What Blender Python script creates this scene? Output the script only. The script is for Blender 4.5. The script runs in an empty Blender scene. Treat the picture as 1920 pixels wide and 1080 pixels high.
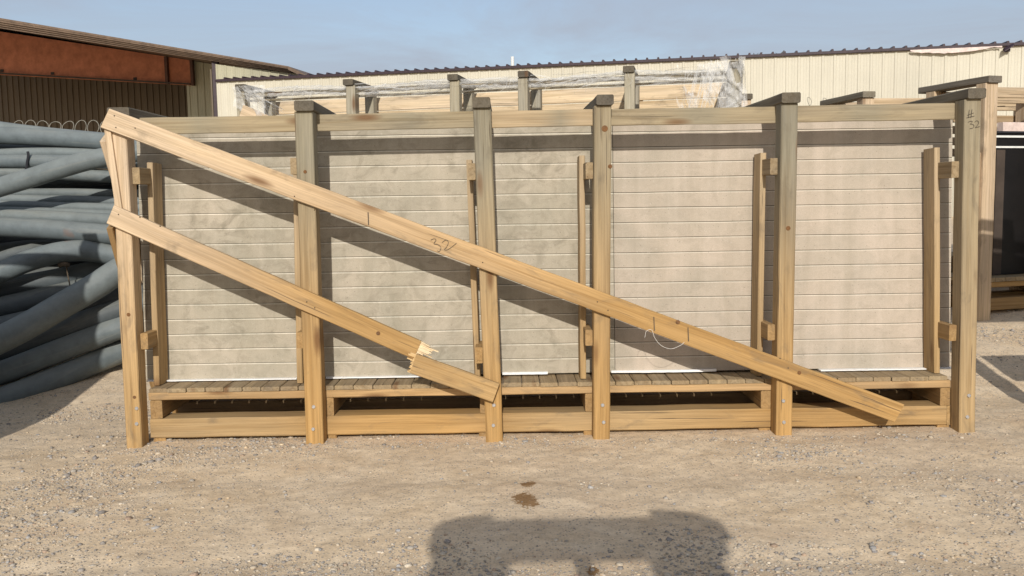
import bpy, math, random
import numpy as np
from mathutils import Vector, Matrix

random.seed(7)
rng = np.random.default_rng(11)
R = math.radians
scene = bpy.context.scene
COL = scene.collection

# ------------------------------------------------------------------ camera
F_PX = 1660.0
CAM = Vector((0.0, -6.2, 1.70))
PITCH, YAW, ROLL = R(5.55), R(0.35), R(0.95)
_f = Vector((math.sin(YAW) * math.cos(PITCH), math.cos(YAW) * math.cos(PITCH), -math.sin(PITCH)))
_r0 = Vector((math.cos(YAW), -math.sin(YAW), 0))
_u0 = _r0.cross(_f)
CR = _r0 * math.cos(ROLL) - _u0 * math.sin(ROLL)
CU = _u0 * math.cos(ROLL) + _r0 * math.sin(ROLL)
CF = _f

def ray(px, py):
    return CF + CR * ((px - 960) / F_PX) - CU * ((py - 540) / F_PX)

def P(px, py, Y):
    """a world point at depth plane Y, read off the photograph when the layout was measured"""
    d = ray(px, py)
    return CAM + d * ((Y - CAM.y) / d.y)

def on_plane(px, py, p0, n):
    d = ray(px, py)
    return CAM + d * ((p0 - CAM).dot(n) / d.dot(n))

cam_d = bpy.data.cameras.new('camera')
cam_d.sensor_width = 36.0
cam_d.lens = 36.0 * F_PX / 1920.0
cam_d.clip_start = 0.05
cam_d.clip_end = 2000
cam = bpy.data.objects.new('camera', cam_d)
COL.objects.link(cam)
cam.matrix_world = Matrix(((CR.x, CU.x, -CF.x, CAM.x), (CR.y, CU.y, -CF.y, CAM.y), (CR.z, CU.z, -CF.z, CAM.z), (0, 0, 0, 1)))
scene.camera = cam

# ------------------------------------------------------------------ noise + terrain
def _hash(ix, iy, s):
    h = (ix.astype(np.int64) * 374761393 + iy.astype(np.int64) * 668265263 + s * 1442695041) & 0xFFFFFFFF
    h = ((h ^ (h >> 13)) * 1274126177) & 0xFFFFFFFF
    return ((h ^ (h >> 16)) & 0xFFFF) / 65535.0

def vnoise(x, y, s=0):
    x = np.asarray(x, float); y = np.asarray(y, float)
    ix = np.floor(x); iy = np.floor(y)
    fx = x - ix; fy = y - iy
    fx = fx * fx * (3 - 2 * fx); fy = fy * fy * (3 - 2 * fy)
    a = _hash(ix, iy, s); b = _hash(ix + 1, iy, s); c = _hash(ix, iy + 1, s); d = _hash(ix + 1, iy + 1, s)
    return (a * (1 - fx) + b * fx) * (1 - fy) + (c * (1 - fx) + d * fx) * fy

def fbm(x, y, o=4, s=0):
    t = 0; a = 0.5
    for k in range(o):
        t = t + a * vnoise(x * 2 ** k, y * 2 ** k, s + k); a *= 0.5
    return t

def sstep(a, b, x):
    t = np.clip((x - a) / (b - a), 0, 1)
    return t * t * (3 - 2 * t)

def slope_z(y):
    y = np.asarray(y, float)
    t = np.clip(y - 0.95, 0, None)
    z = 0.2 * t * t / (t + 0.35)
    return 1.1 * (1 - np.exp(-z / 1.1 * 1.06))

def ground_z(x, y):
    x = np.asarray(x, float); y = np.asarray(y, float)
    z = slope_z(y)
    n = (fbm(x * 0.9, y * 1.6, 4, 3) - 0.47) * 0.032 + (fbm(x * 6, y * 7, 3, 20) - 0.44) * 0.018
    n += (fbm(x * 22, y * 24, 2, 31) - 0.38) * 0.008
    rut = np.exp(-((y + 2.15 + 0.05 * np.sin(x * 0.9)) / 0.16) ** 2) + 0.7 * np.exp(-((y + 0.75 + 0.06 * np.sin(x * 0.7 + 1)) / 0.2) ** 2)
    n -= 0.016 * rut
    return z + n

def gz(x, y):
    return float(ground_z(x, y))

# ------------------------------------------------------------------ node helpers
def new_mat(name):
    m = bpy.data.materials.new(name)
    m.use_nodes = True
    nt = m.node_tree
    for n in list(nt.nodes):
        nt.nodes.remove(n)
    out = nt.nodes.new('ShaderNodeOutputMaterial')
    b = nt.nodes.new('ShaderNodeBsdfPrincipled')
    nt.links.new(b.outputs[0], out.inputs[0])
    b.inputs['Roughness'].default_value = 0.85
    b.inputs['Specular IOR Level'].default_value = 0.25
    return m, nt, b

class G:
    def __init__(s, nt): s.nt = nt
    def link(s, a, b): s.nt.links.new(a, b)
    def node(s, t, **k):
        n = s.nt.nodes.new(t)
        for a, v in k.items(): setattr(n, a, v)
        return n
    def val(s, inp, v):
        if hasattr(v, 'is_linked'): s.link(v, inp)
        else: inp.default_value = v
    def attr(s, name, out='Color'):
        return s.node('ShaderNodeAttribute', attribute_name=name).outputs[out]
    def coord(s, out='Object'):
        return s.node('ShaderNodeTexCoord').outputs[out]
    def pos(s):
        return s.node('ShaderNodeNewGeometry').outputs['Position']
    def map(s, v, scale=(1, 1, 1), loc=(0, 0, 0)):
        n = s.node('ShaderNodeMapping')
        s.link(v, n.inputs[0]); n.inputs['Scale'].default_value = scale; n.inputs['Location'].default_value = loc
        return n.outputs[0]
    def noise(s, v, scale, detail=4, rough=0.55, dist=0.0, out='Fac'):
        n = s.node('ShaderNodeTexNoise')
        s.link(v, n.inputs['Vector'])
        n.inputs['Scale'].default_value = scale; n.inputs['Detail'].default_value = detail
        n.inputs['Roughness'].default_value = rough; n.inputs['Distortion'].default_value = dist
        return n.outputs[out]
    def voro(s, v, scale, feature='F1', rand=1.0, out='Distance'):
        n = s.node('ShaderNodeTexVoronoi', feature=feature)
        s.link(v, n.inputs['Vector']); n.inputs['Scale'].default_value = scale
        n.inputs['Randomness'].default_value = rand
        return n.outputs[out]
    def ramp(s, f, stops):
        n = s.node('ShaderNodeValToRGB')
        s.link(f, n.inputs[0])
        e = n.color_ramp.elements
        while len(e) < len(stops): e.new(0.5)
        for k, (p, c) in enumerate(stops):
            e[k].position = p
            e[k].color = (c, c, c, 1) if not hasattr(c, '__len__') else (c[0], c[1], c[2], 1)
        return n.outputs[0]
    def mix(s, f, a, b, mode='MIX'):
        n = s.node('ShaderNodeMix', data_type='RGBA', blend_type=mode)
        s.val(n.inputs[0], f)
        for i, v in ((6, a), (7, b)):
            if hasattr(v, 'is_linked'): s.link(v, n.inputs[i])
            else: n.inputs[i].default_value = (v[0], v[1], v[2], 1) if hasattr(v, '__len__') else (v, v, v, 1)
        return n.outputs[2]
    def math(s, op, a, b=0.0, clamp=False):
        n = s.node('ShaderNodeMath', operation=op, use_clamp=clamp)
        s.val(n.inputs[0], a); s.val(n.inputs[1], b)
        return n.outputs[0]
    def sep(s, v):
        n = s.node('ShaderNodeSeparateXYZ'); s.link(v, n.inputs[0]); return n.outputs
    def bump(s, h, strength=0.3, dist=0.01, prev=None):
        n = s.node('ShaderNodeBump'); s.link(h, n.inputs['Height'])
        n.inputs['Strength'].default_value = strength; n.inputs['Distance'].default_value = dist
        if prev is not None: s.link(prev, n.inputs['Normal'])
        return n.outputs[0]

# ------------------------------------------------------------------ materials
def mat_wood():
    m, nt, b = new_mat('weathered_wood'); g = G(nt)
    gr = g.attr('grain', 'Vector'); col = g.attr('col', 'Color')
    wav = g.noise(g.map(gr, (0.8, 5, 5)), 1.0, 3, 0.5)
    fine = g.noise(g.map(gr, (2.2, 95, 95)), 1.0, 4, 0.6, 0.4)
    band = g.noise(g.map(gr, (0.7, 26, 26)), 1.0, 3, 0.5, 1.2)
    c = g.mix(1.0, col, g.ramp(fine, [(0.25, 0.78), (0.75, 1.16)]), 'MULTIPLY')
    c = g.mix(1.0, c, g.ramp(band, [(0.3, (0.80, 0.76, 0.70)), (0.5, 1.0), (0.7, (1.12, 1.12, 1.14))]), 'MULTIPLY')
    c = g.mix(1.0, c, g.ramp(wav, [(0.25, (0.82, 0.82, 0.86)), (0.7, (1.12, 1.08, 1.02))]), 'MULTIPLY')
    # dirty blotches
    bl = g.noise(g.map(gr, (3.0, 9, 9)), 1.0, 5, 0.65, 0.6)
    c = g.mix(g.ramp(bl, [(0.55, 0.0), (0.72, 0.5)]), c, (0.13, 0.105, 0.075))
    # knots
    kd = g.voro(g.map(gr, (1.5, 6.2, 0.0)), 1.0, rand=1.0)
    kn = g.ramp(kd, [(0.06, 1.0), (0.11, 0.7), (0.2, 0.0)])
    c = g.mix(g.math('MULTIPLY', kn, 0.8), c, (0.14, 0.065, 0.025))
    # drying checks
    ck = g.noise(g.map(gr, (1.1, 60, 60), (3, 7, 1)), 1.0, 2, 0.5, 0.3)
    ckm = g.ramp(ck, [(0.685, 0.0), (0.72, 0.75)])
    c = g.mix(ckm, c, (0.07, 0.05, 0.035))
    g.link(c, b.inputs['Base Color'])
    h = g.math('SUBTRACT', g.math('ADD', fine, g.math('MULTIPLY', band, 0.6)), g.math('MULTIPLY', ckm, 0.9))
    g.link(g.bump(h, 0.45, 0.004), b.inputs['Normal'])
    b.inputs['Roughness'].default_value = 0.8
    b.inputs['Specular IOR Level'].default_value = 0.2
    return m

def mat_panel():
    m, nt, b = new_mat('precast_panel_face'); g = G(nt)
    o = g.pos(); col = g.attr('col', 'Color')
    dirt = g.attr('dirt', 'Fac')
    big = g.noise(o, 1.6, 5, 0.6, 0.8)
    mid = g.noise(g.map(o, (1, 1, 1.3)), 7.0, 6, 0.68, 1.0)
    sm = g.noise(o, 38.0, 4, 0.6)
    sp = g.noise(o, 170.0, 3, 0.6)
    c = g.mix(1.0, col, g.ramp(big, [(0.3, (0.86, 0.88, 0.86)), (0.7, (1.1, 1.08, 1.06))]), 'MULTIPLY')
    c = g.mix(1.0, c, g.ramp(sp, [(0.3, 0.9), (0.7, 1.08)]), 'MULTIPLY')
    st = g.ramp(mid, [(0.46, 0.0), (0.66, 0.9)])
    st2 = g.ramp(g.noise(o, 2.3, 4, 0.6), [(0.36, 0.25), (0.62, 1.0)])
    k = g.math('MULTIPLY', g.math('MULTIPLY', st, st2), dirt)
    c = g.mix(g.math('MULTIPLY', k, 0.75), c, (0.16, 0.14, 0.10))
    # scuffs dragged sideways
    sc = g.noise(g.map(o, (5, 5, 26)), 1.0, 6, 0.7, 1.4)
    k2 = g.math('MULTIPLY', g.ramp(sc, [(0.6, 0.0), (0.72, 0.7)]), dirt)
    c = g.mix(g.math('MULTIPLY', k2, 0.6), c, (0.13, 0.115, 0.085))
    # water run marks
    run = g.noise(g.map(o, (9, 9, 0.5)), 1.0, 4, 0.6)
    c = g.mix(1.0, c, g.ramp(run, [(0.35, (0.92, 0.92, 0.9)), (0.65, 1.04)]), 'MULTIPLY')
    pit = g.voro(o, 26.0)
    c = g.mix(g.ramp(pit, [(0.05, 0.6), (0.1, 0.0)]), c, (0.10, 0.09, 0.075))
    c = g.mix(g.ramp(sm, [(0.62, 0.0), (0.75, 0.35)]), c, (0.55, 0.5, 0.42))
    g.link(c, b.inputs['Base Color'])
    g.link(g.bump(g.math('ADD', sp, g.math('MULTIPLY', sm, 0.6)), 0.25, 0.003), b.inputs['Normal'])
    b.inputs['Roughness'].default_value = 0.9
    return m

def mat_ground():
    m, nt, b = new_mat('sandy_gravel_ground'); g = G(nt)
    o = g.pos()
    big = g.noise(o, 0.55, 5, 0.6, 0.6)
    mid = g.noise(g.map(o, (1.0, 1.25, 1)), 2.4, 6, 0.65, 0.5)
    sm = g.noise(o, 16.0, 6, 0.7)
    gr = g.noise(o, 85.0, 5, 0.7)
    c = g.ramp(mid, [(0.28, (0.55, 0.412, 0.262)), (0.46, (0.635, 0.492, 0.326)), (0.62, (0.70, 0.558, 0.385)), (0.8, (0.67, 0.542, 0.385))])
    c = g.mix(g.ramp(big, [(0.42, 0.0), (0.62, 0.5)]), c, (0.58, 0.465, 0.335))
    c = g.mix(g.ramp(g.noise(g.map(o, (0.6, 1.4, 1), (4, 2, 0)), 1.3, 4, 0.6), [(0.55, 0.0), (0.72, 0.45)]), c, (0.56, 0.39, 0.245))
    c = g.mix(1.0, c, g.ramp(sm, [(0.3, 0.8), (0.52, 1.0), (0.72, 1.14)]), 'MULTIPLY')
    c = g.mix(1.0, c, g.ramp(gr, [(0.28, 0.82), (0.5, 1.0), (0.75, 1.13)]), 'MULTIPLY')
    # embedded grit
    v = g.node('ShaderNodeTexVoronoi'); g.link(g.map(o, (1, 1, 0.5)), v.inputs['Vector']); v.inputs['Scale'].default_value = 62
    pick = g.sep(v.outputs['Color'])[0]
    msk = g.noise(o, 1.7, 5, 0.65, 0.4)
    k = g.math('MULTIPLY', g.ramp(v.outputs['Distance'], [(0.25, 1.0), (0.42, 0.0)]), g.math('GREATER_THAN', g.math('ADD', pick, g.math('MULTIPLY', msk, 0.9)), 1.02))
    gc = g.ramp(g.sep(v.outputs['Color'])[1], [(0.0, (0.16, 0.15, 0.15)), (0.35, (0.30, 0.28, 0.26)), (0.6, (0.42, 0.36, 0.28)), (0.8, (0.27, 0.21, 0.16)), (1.0, (0.6, 0.55, 0.48))])
    c = g.mix(g.math('MULTIPLY', k, 0.8), c, gc)
    # rust coloured spill on the sand, and a small one beside it
    def spill(cx, cy, rx, ry, ang):
        q = g.map(o, (1, 1, 0), (-cx, -cy, 0))
        n = g.node('ShaderNodeVectorRotate', rotation_type='Z_AXIS'); g.link(q, n.inputs['Vector']); n.inputs['Angle'].default_value = ang
        q2 = g.map(n.outputs[0], (1 / rx, 1 / ry, 0))
        ln = g.node('ShaderNodeVectorMath', operation='LENGTH'); g.link(q2, ln.inputs[0])
        d = g.math('ADD', ln.outputs['Value'], g.math('MULTIPLY', g.math('SUBTRACT', g.noise(o, 26.0, 5, 0.75, 1.0), 0.5), 2.4))
        return g.ramp(d, [(0.75, 1.0), (1.1, 0.0)])
    a = P(985, 938, 0); 
    def gp(px, py):
        d = ray(px, py); t = -CAM.z / d.z; q = CAM + d * t; return q.x, q.y
    x1, y1 = gp(984, 938); x2, y2 = gp(991, 907); x3, y3 = gp(1112, 1066)
    s = g.math('MAXIMUM', g.math('MAXIMUM', spill(x1, y1, 0.075, 0.15, -0.25), spill(x2, y2, 0.05, 0.07, 0.2)), spill(x3, y3, 0.03, 0.07, 0.1))
    c = g.mix(g.math('MULTIPLY', s, 0.85), c, (0.20, 0.10, 0.03))
    g.link(c, b.inputs['Base Color'])
    h = g.math('ADD', g.math('MULTIPLY', sm, 1.0), g.math('ADD', g.math('MULTIPLY', gr, 0.5), g.math('MULTIPLY', k, 0.5)))
    g.link(g.bump(h, 0.5, 0.010), b.inputs['Normal'])
    b.inputs['Roughness'].default_value = 0.95
    b.inputs['Specular IOR Level'].default_value = 0.1
    return m

def mat_stone():
    m, nt, b = new_mat('gravel_stone'); g = G(nt)
    o = g.pos()
    c = g.mix(1.0, g.attr('col', 'Color'), g.ramp(g.noise(o, 120, 3, 0.6), [(0.3, 0.75), (0.7, 1.2)]), 'MULTIPLY')
    g.link(c, b.inputs['Base Color'])
    b.inputs['Roughness'].default_value = 0.9
    return m

def mat_pipe():
    m, nt, b = new_mat('grey_plastic_pipe'); g = G(nt)
    o = g.pos(); col = g.attr('col', 'Color'); gr = g.attr('grain', 'Vector')
    n = g.node('ShaderNodeNewGeometry')
    up = g.sep(n.outputs['Normal'])[2]
    dust = g.math('MULTIPLY', g.ramp(up, [(0.15, 0.0), (0.95, 0.6)]), g.ramp(g.noise(o, 4.0, 5, 0.65, 0.5), [(0.3, 0.35), (0.7, 1.0)]))
    c = g.mix(1.0, col, g.ramp(g.noise(o, 9.0, 6, 0.7), [(0.3, 0.8), (0.7, 1.15)]), 'MULTIPLY')
    c = g.mix(g.ramp(g.noise(g.map(gr, (1.2, 9, 9)), 1.0, 5, 0.65, 0.8), [(0.55, 0.0), (0.75, 0.5)]), c, (0.27, 0.26, 0.22))
    c = g.mix(dust, c, (0.28, 0.285, 0.25))
    c = g.mix(g.ramp(g.noise(o, 3.1, 3, 0.5), [(0.73, 0.0), (0.77, 0.3)]), c, (0.22, 0.09, 0.04))
    g.link(c, b.inputs['Base Color'])
    g.link(g.bump(g.noise(g.map(gr, (3, 60, 60)), 1.0, 3, 0.6), 0.2, 0.004), b.inputs['Normal'])
    b.inputs['Roughness'].default_value = 0.62
    b.inputs['Specular IOR Level'].default_value = 0.35
    return m

def mat_siding(name, base, dirt=0.5):
    m, nt, b = new_mat(name); g = G(nt)
    o = g.pos()
    c = g.mix(g.math('MULTIPLY', g.ramp(g.noise(g.map(o, (2.2, 2.2, 0.35)), 1.0, 5, 0.65), [(0.4, 0.0), (0.75, 1.0)]), dirt), base, tuple(v * 0.72 for v in base))
    c = g.mix(1.0, c, g.ramp(g.noise(o, 0.35, 4, 0.6), [(0.3, 0.92), (0.7, 1.06)]), 'MULTIPLY')
    c = g.mix(1.0, c, g.ramp(g.noise(o, 22, 3, 0.6), [(0.3, 0.96), (0.7, 1.04)]), 'MULTIPLY')
    g.link(c, b.inputs['Base Color'])
    b.inputs['Roughness'].default_value = 0.55
    b.inputs['Specular IOR Level'].default_value = 0.3
    return m

def mat_plain(name, base, rough=0.7, var=0.25, scale=12.0, metal=0.0, spec=0.3):
    m, nt, b = new_mat(name); g = G(nt)
    c = g.mix(1.0, base, g.ramp(g.noise(g.pos(), scale, 5, 0.65), [(0.3, 1 - var), (0.7, 1 + var)]), 'MULTIPLY')
    g.link(c, b.inputs['Base Color'])
    b.inputs['Roughness'].default_value = rough; b.inputs['Metallic'].default_value = metal
    b.inputs['Specular IOR Level'].default_value = spec
    return m

def mat_wrap():
    m, nt, b = new_mat('shredded_plastic_wrap'); g = G(nt)
    out = [n for n in nt.nodes if n.type == 'OUTPUT_MATERIAL'][0]
    tr = g.node('ShaderNodeBsdfTransparent'); mx = g.node('ShaderNodeMixShader')
    b.inputs['Base Color'].default_value = (0.68, 0.67, 0.64, 1); b.inputs['Roughness'].default_value = 0.35
    g.link(g.ramp(g.noise(g.pos(), 14.0, 4, 0.6), [(0.3, 0.14), (0.7, 0.55)]), mx.inputs[0])
    g.link(tr.outputs[0], mx.inputs[1]); g.link(b.outputs[0], mx.inputs[2]); g.link(mx.outputs[0], out.inputs[0])
    return m

def mat_leaf():
    m, nt, b = new_mat('tree_leaf'); g = G(nt)
    c = g.ramp(g.noise(g.pos(), 3.0, 3, 0.6), [(0.3, (0.05, 0.065, 0.03)), (0.7, (0.13, 0.14, 0.07))])
    g.link(c, b.inputs['Base Color'])
    return m

M = dict(
    wood=mat_wood(), panel=mat_panel(), ground=mat_ground(), stone=mat_stone(), pipe=mat_pipe(), wrap=mat_wrap(), leaf=mat_leaf(),
    cream=mat_siding('cream_metal_siding', (0.54, 0.505, 0.405), 0.22),
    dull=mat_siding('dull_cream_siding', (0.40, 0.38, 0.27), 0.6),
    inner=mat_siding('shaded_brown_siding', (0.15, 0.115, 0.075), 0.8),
    trim=mat_plain('dark_maroon_trim', (0.038, 0.022, 0.028), 0.5, 0.3),
    torn=mat_plain('peeling_pale_trim', (0.62, 0.50, 0.44), 0.6, 0.2),
    roof=mat_plain('brown_metal_roof', (0.145, 0.10, 0.068), 0.6, 0.3, 5),
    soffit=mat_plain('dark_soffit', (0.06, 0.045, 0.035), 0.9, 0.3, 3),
    rust=mat_plain('rust_red_primer_steel', (0.42, 0.155, 0.08), 0.75, 0.25, 3),
    darkrust=mat_plain('shaded_rust_steel', (0.10, 0.05, 0.035), 0.8, 0.25, 6),
    bolt=mat_plain('zinc_bolt', (0.62, 0.62, 0.62), 0.35, 0.1, 40, 0.8, 0.5),
    ink=mat_plain('pencil_ink', (0.075, 0.06, 0.045), 0.8, 0.2),
    foam=mat_plain('white_foam', (0.80, 0.79, 0.76), 0.75, 0.08, 25),
    wire=mat_plain('galvanised_wire', (0.27, 0.25, 0.20), 0.6, 0.3, 20, 0.2, 0.4),
    twine=mat_plain('white_twine', (0.72, 0.70, 0.64), 0.8, 0.1),
    glass=mat_plain('dark_tinted_glass', (0.008, 0.007, 0.007), 0.35, 0.3, 3, 0.0, 0.2),
    white=mat_plain('white_vinyl_frame', (0.72, 0.72, 0.68), 0.5, 0.08),
    bark=mat_plain('tree_bark', (0.10, 0.075, 0.05), 0.9, 0.3),
    cart=mat_plain('green_cart_paint', (0.05, 0.12, 0.06), 0.4, 0.15),
    rubber=mat_plain('black_rubber', (0.025, 0.025, 0.025), 0.8, 0.2),
    black=mat_plain('black_strap', (0.02, 0.02, 0.024), 0.6, 0.2),
)

# ------------------------------------------------------------------ object helpers
def tag(o, label=None, cat=None, group=None, kind=None):
    if label: o['label'] = label
    if cat: o['category'] = cat
    if group: o['group'] = group
    if kind: o['kind'] = kind
    return o

def thing(name, label, cat, loc, rz=0.0, group=None):
    o = bpy.data.objects.new(name, None)
    o.empty_display_size = 0.2
    COL.objects.link(o); o.location = loc; o.rotation_euler = (0, 0, rz)
    return tag(o, label, cat, group)

class Part:
    """one mesh under construction: vertices with a grain vector and a colour each"""
    def __init__(s): s.v = []; s.f = []; s.g = []; s.c = []; s.smooth = False
    def add(s, vs, fs, grain=None, col=None):
        n = len(s.v)
        s.v += [tuple(p) for p in vs]
        s.f += [tuple(i + n for i in f) for f in fs]
        s.g += [tuple(p) for p in (grain if grain is not None else vs)]
        if callable(col): s.c += [tuple(col(Vector(p))) for p in vs]
        else: s.c += [tuple(col or (0.5, 0.5, 0.5))] * len(vs)
    def build(s, name, mat, parent=None, off=(0, 0, 0), dirt=None):
        me = bpy.data.meshes.new(name)
        off = Vector(off)
        me.from_pydata([tuple(Vector(p) - off) for p in s.v], [], s.f)
        a = me.attributes.new('grain', 'FLOAT_VECTOR', 'POINT'); a.data.foreach_set('vector', np.array(s.g, 'f').ravel())
        c = np.ones((len(s.v), 4), 'f'); c[:, :3] = np.array(s.c, 'f')
        a = me.attributes.new('col', 'FLOAT_COLOR', 'POINT'); a.data.foreach_set('color', c.ravel())
        if dirt is not None:
            a = me.attributes.new('dirt', 'FLOAT', 'POINT'); a.data.foreach_set('value', np.full(len(s.v), dirt, 'f'))
        me.materials.append(mat)
        if s.smooth: me.polygons.foreach_set('use_smooth', [True] * len(me.polygons))
        me.update()
        o = bpy.data.objects.new(name, me)
        COL.objects.link(o)
        if parent is not None: o.parent = parent
        return o

def board(part, A, B, wv, w, t, c=0.005, col=(0.4, 0.3, 0.18), jit=0.0015, step=0.25, bow=0.0, endcut=0.0):
    """a sawn board from end-centre A to B, width w along wv, thickness t, with worn edges and a slight warp"""
    A = Vector(A); B = Vector(B); L = B - A; ln = L.length; L.normalize()
    W = Vector(wv); W = (W - L * W.dot(L)).normalized(); T = L.cross(W).normalized()
    n = max(1, int(ln / step))
    rg = (random.uniform(0, 40), random.uniform(0, 40), random.uniform(0, 40))
    a, b = w / 2, t / 2
    c = min(c, a * 0.4, b * 0.4)
    sec = [(-a + c, -b), (a - c, -b), (a, -b + c), (a, b - c), (a - c, b), (-a + c, b), (-a, b - c), (-a, -b + c)]
    vs, gs, fs = [], [], []
    for i in range(n + 1):
        u = i / n
        o = A + L * (ln * u) + T * (bow * math.sin(math.pi * u))
        if 0 < i < n: o = o + W * random.uniform(-jit, jit) + T * random.uniform(-jit, jit)
        sc = 1 + random.uniform(-1, 1) * jit * 3
        for (x, y) in sec:
            e = endcut * x if i in (0, n) else 0.0
            p = o + W * (x * sc) + T * (y * sc) + L * e
            vs.append(p); gs.append((ln * u + e + rg[0], x + rg[1], y + rg[2]))
    for i in range(n):
        for k in range(8):
            k2 = (k + 1) % 8
            fs.append((i * 8 + k, i * 8 + k2, i * 8 + 8 + k2, i * 8 + 8 + k))
    fs.append(tuple(range(7, -1, -1))); fs.append(tuple(range(n * 8, n * 8 + 8)))
    part.add(vs, fs, gs, col)

def tube(part, pts, r, seg=12, col=(0.3, 0.3, 0.3), cap=True, hollow=0.0):
    pts = [Vector(p) for p in pts]
    N = len(pts); rs = r if hasattr(r, '__len__') else [r] * N
    up = Vector((0, 0, 1)); vs, gs, fs = [], [], []; dist = 0; prev = None
    rg = random.uniform(0, 50)
    for i, p in enumerate(pts):
        t = (pts[min(i + 1, N - 1)] - pts[max(i - 1, 0)]).normalized()
        if prev is None:
            n1 = t.cross(up if abs(t.z) < 0.95 else Vector((1, 0, 0))).normalized()
        else:
            n1 = (prev - t * prev.dot(t)).normalized()
        prev = n1; n2 = t.cross(n1)
        if i: dist += (p - pts[i - 1]).length
        for k in range(seg):
            a = 2 * math.pi * k / seg
            vs.append(p + (n1 * math.cos(a) + n2 * math.sin(a)) * rs[i])
            gs.append((dist + rg, rs[i] * math.cos(a), rs[i] * math.sin(a) + rg))
    for i in range(N - 1):
        for k in range(seg):
            k2 = (k + 1) % seg
            fs.append((i * seg + k, i * seg + k2, (i + 1) * seg + k2, (i + 1) * seg + k))
    if cap:
        fs.append(tuple(range(seg - 1, -1, -1))); fs.append(tuple(range((N - 1) * seg, N * seg)))
    part.add(vs, fs, gs, col)

def box(part, lo, hi, col=(0.4, 0.4, 0.4), c=0.0):
    x0, y0, z0 = lo; x1, y1, z1 = hi
    vs = [(x0, y0, z0), (x1, y0, z0), (x1, y1, z0), (x0, y1, z0), (x0, y0, z1), (x1, y0, z1), (x1, y1, z1), (x0, y1, z1)]
    part.add(vs, [(0, 3, 2, 1), (4, 5, 6, 7), (0, 1, 5, 4), (1, 2, 6, 5), (2, 3, 7, 6), (3, 0, 4, 7)], None, col)

def prism(part, poly, d, col=(0.4, 0.4, 0.4)):
    """polygon (list of points) extruded by vector d"""
    n = len(poly); vs = [Vector(p) for p in poly] + [Vector(p) + Vector(d) for p in poly]
    fs = [tuple(range(n - 1, -1, -1)), tuple(range(n, 2 * n))] + [(k, (k + 1) % n, n + (k + 1) % n, n + k) for k in range(n)]
    part.add(vs, fs, None, col)

def catmull(pts, per=8):
    pts = [Vector(p) for p in pts]; out = []
    e = [pts[0] * 2 - pts[1]] + pts + [pts[-1] * 2 - pts[-2]]
    for i in range(1, len(e) - 2):
        p0, p1, p2, p3 = e[i - 1], e[i], e[i + 1], e[i + 2]
        for k in range(per):
            t = k / per
            out.append(0.5 * ((2 * p1) + (p2 - p0) * t + (2 * p0 - 5 * p1 + 4 * p2 - p3) * t * t + (3 * p1 - p0 - 3 * p2 + p3) * t ** 3))
    out.append(pts[-1]); return out

def lerp(a, b, t): return a + (b - a) * t
def cmix(a, b, t):
    t = max(0.0, min(1.0, t)); return tuple(a[i] + (b[i] - a[i]) * t for i in range(3))

GOLD = (0.41, 0.255, 0.10); TAN = (0.365, 0.285, 0.17); GREY = (0.245, 0.222, 0.16); PALE = (0.53, 0.41, 0.275)
DARK = (0.115, 0.10, 0.075); FRESH = (0.57, 0.445, 0.30); BROWN = (0.24, 0.165, 0.09)

def by_height(lo, hi, zl=0.3, zh=2.2, mul=1.0):
    return lambda p: tuple(v * mul for v in cmix(lo, hi, (p.z - zl) / (zh - zl)))

# ------------------------------------------------------------------ ground
def axis(parts):
    out = []
    for a, b, n in parts: out += list(np.linspace(a, b, n, endpoint=False))
    out.append(parts[-1][1]); return np.array(out)
xs = axis([(-220, -40, 10), (-40, -9, 16), (-9, -5, 26), (-5, 5, 400), (5, 9, 26), (9, 40, 16), (40, 220, 10)])
ys = axis([(-60, -8, 12), (-8, -3.2, 24), (-3.2, 0.9, 176), (0.9, 4.5, 70), (4.5, 12, 30), (12, 60, 20), (60, 320, 12)])
X, Y = np.meshgrid(xs, ys)
Z = ground_z(X, Y)
nx, ny = len(xs), len(ys)
me = bpy.data.meshes.new('ground')
verts = np.stack([X, Y, Z], -1).reshape(-1, 3)
idx = np.arange(nx * ny).reshape(ny, nx)
quads = np.stack([idx[:-1, :-1], idx[:-1, 1:], idx[1:, 1:], idx[1:, :-1]], -1).reshape(-1, 4)
me.from_pydata(verts.tolist(), [], quads.tolist())
me.polygons.foreach_set('use_smooth', [True] * len(me.polygons))
me.materials.append(M['ground'])
ground = bpy.data.objects.new('ground', me); COL.objects.link(ground); tag(ground, kind='structure')

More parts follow.
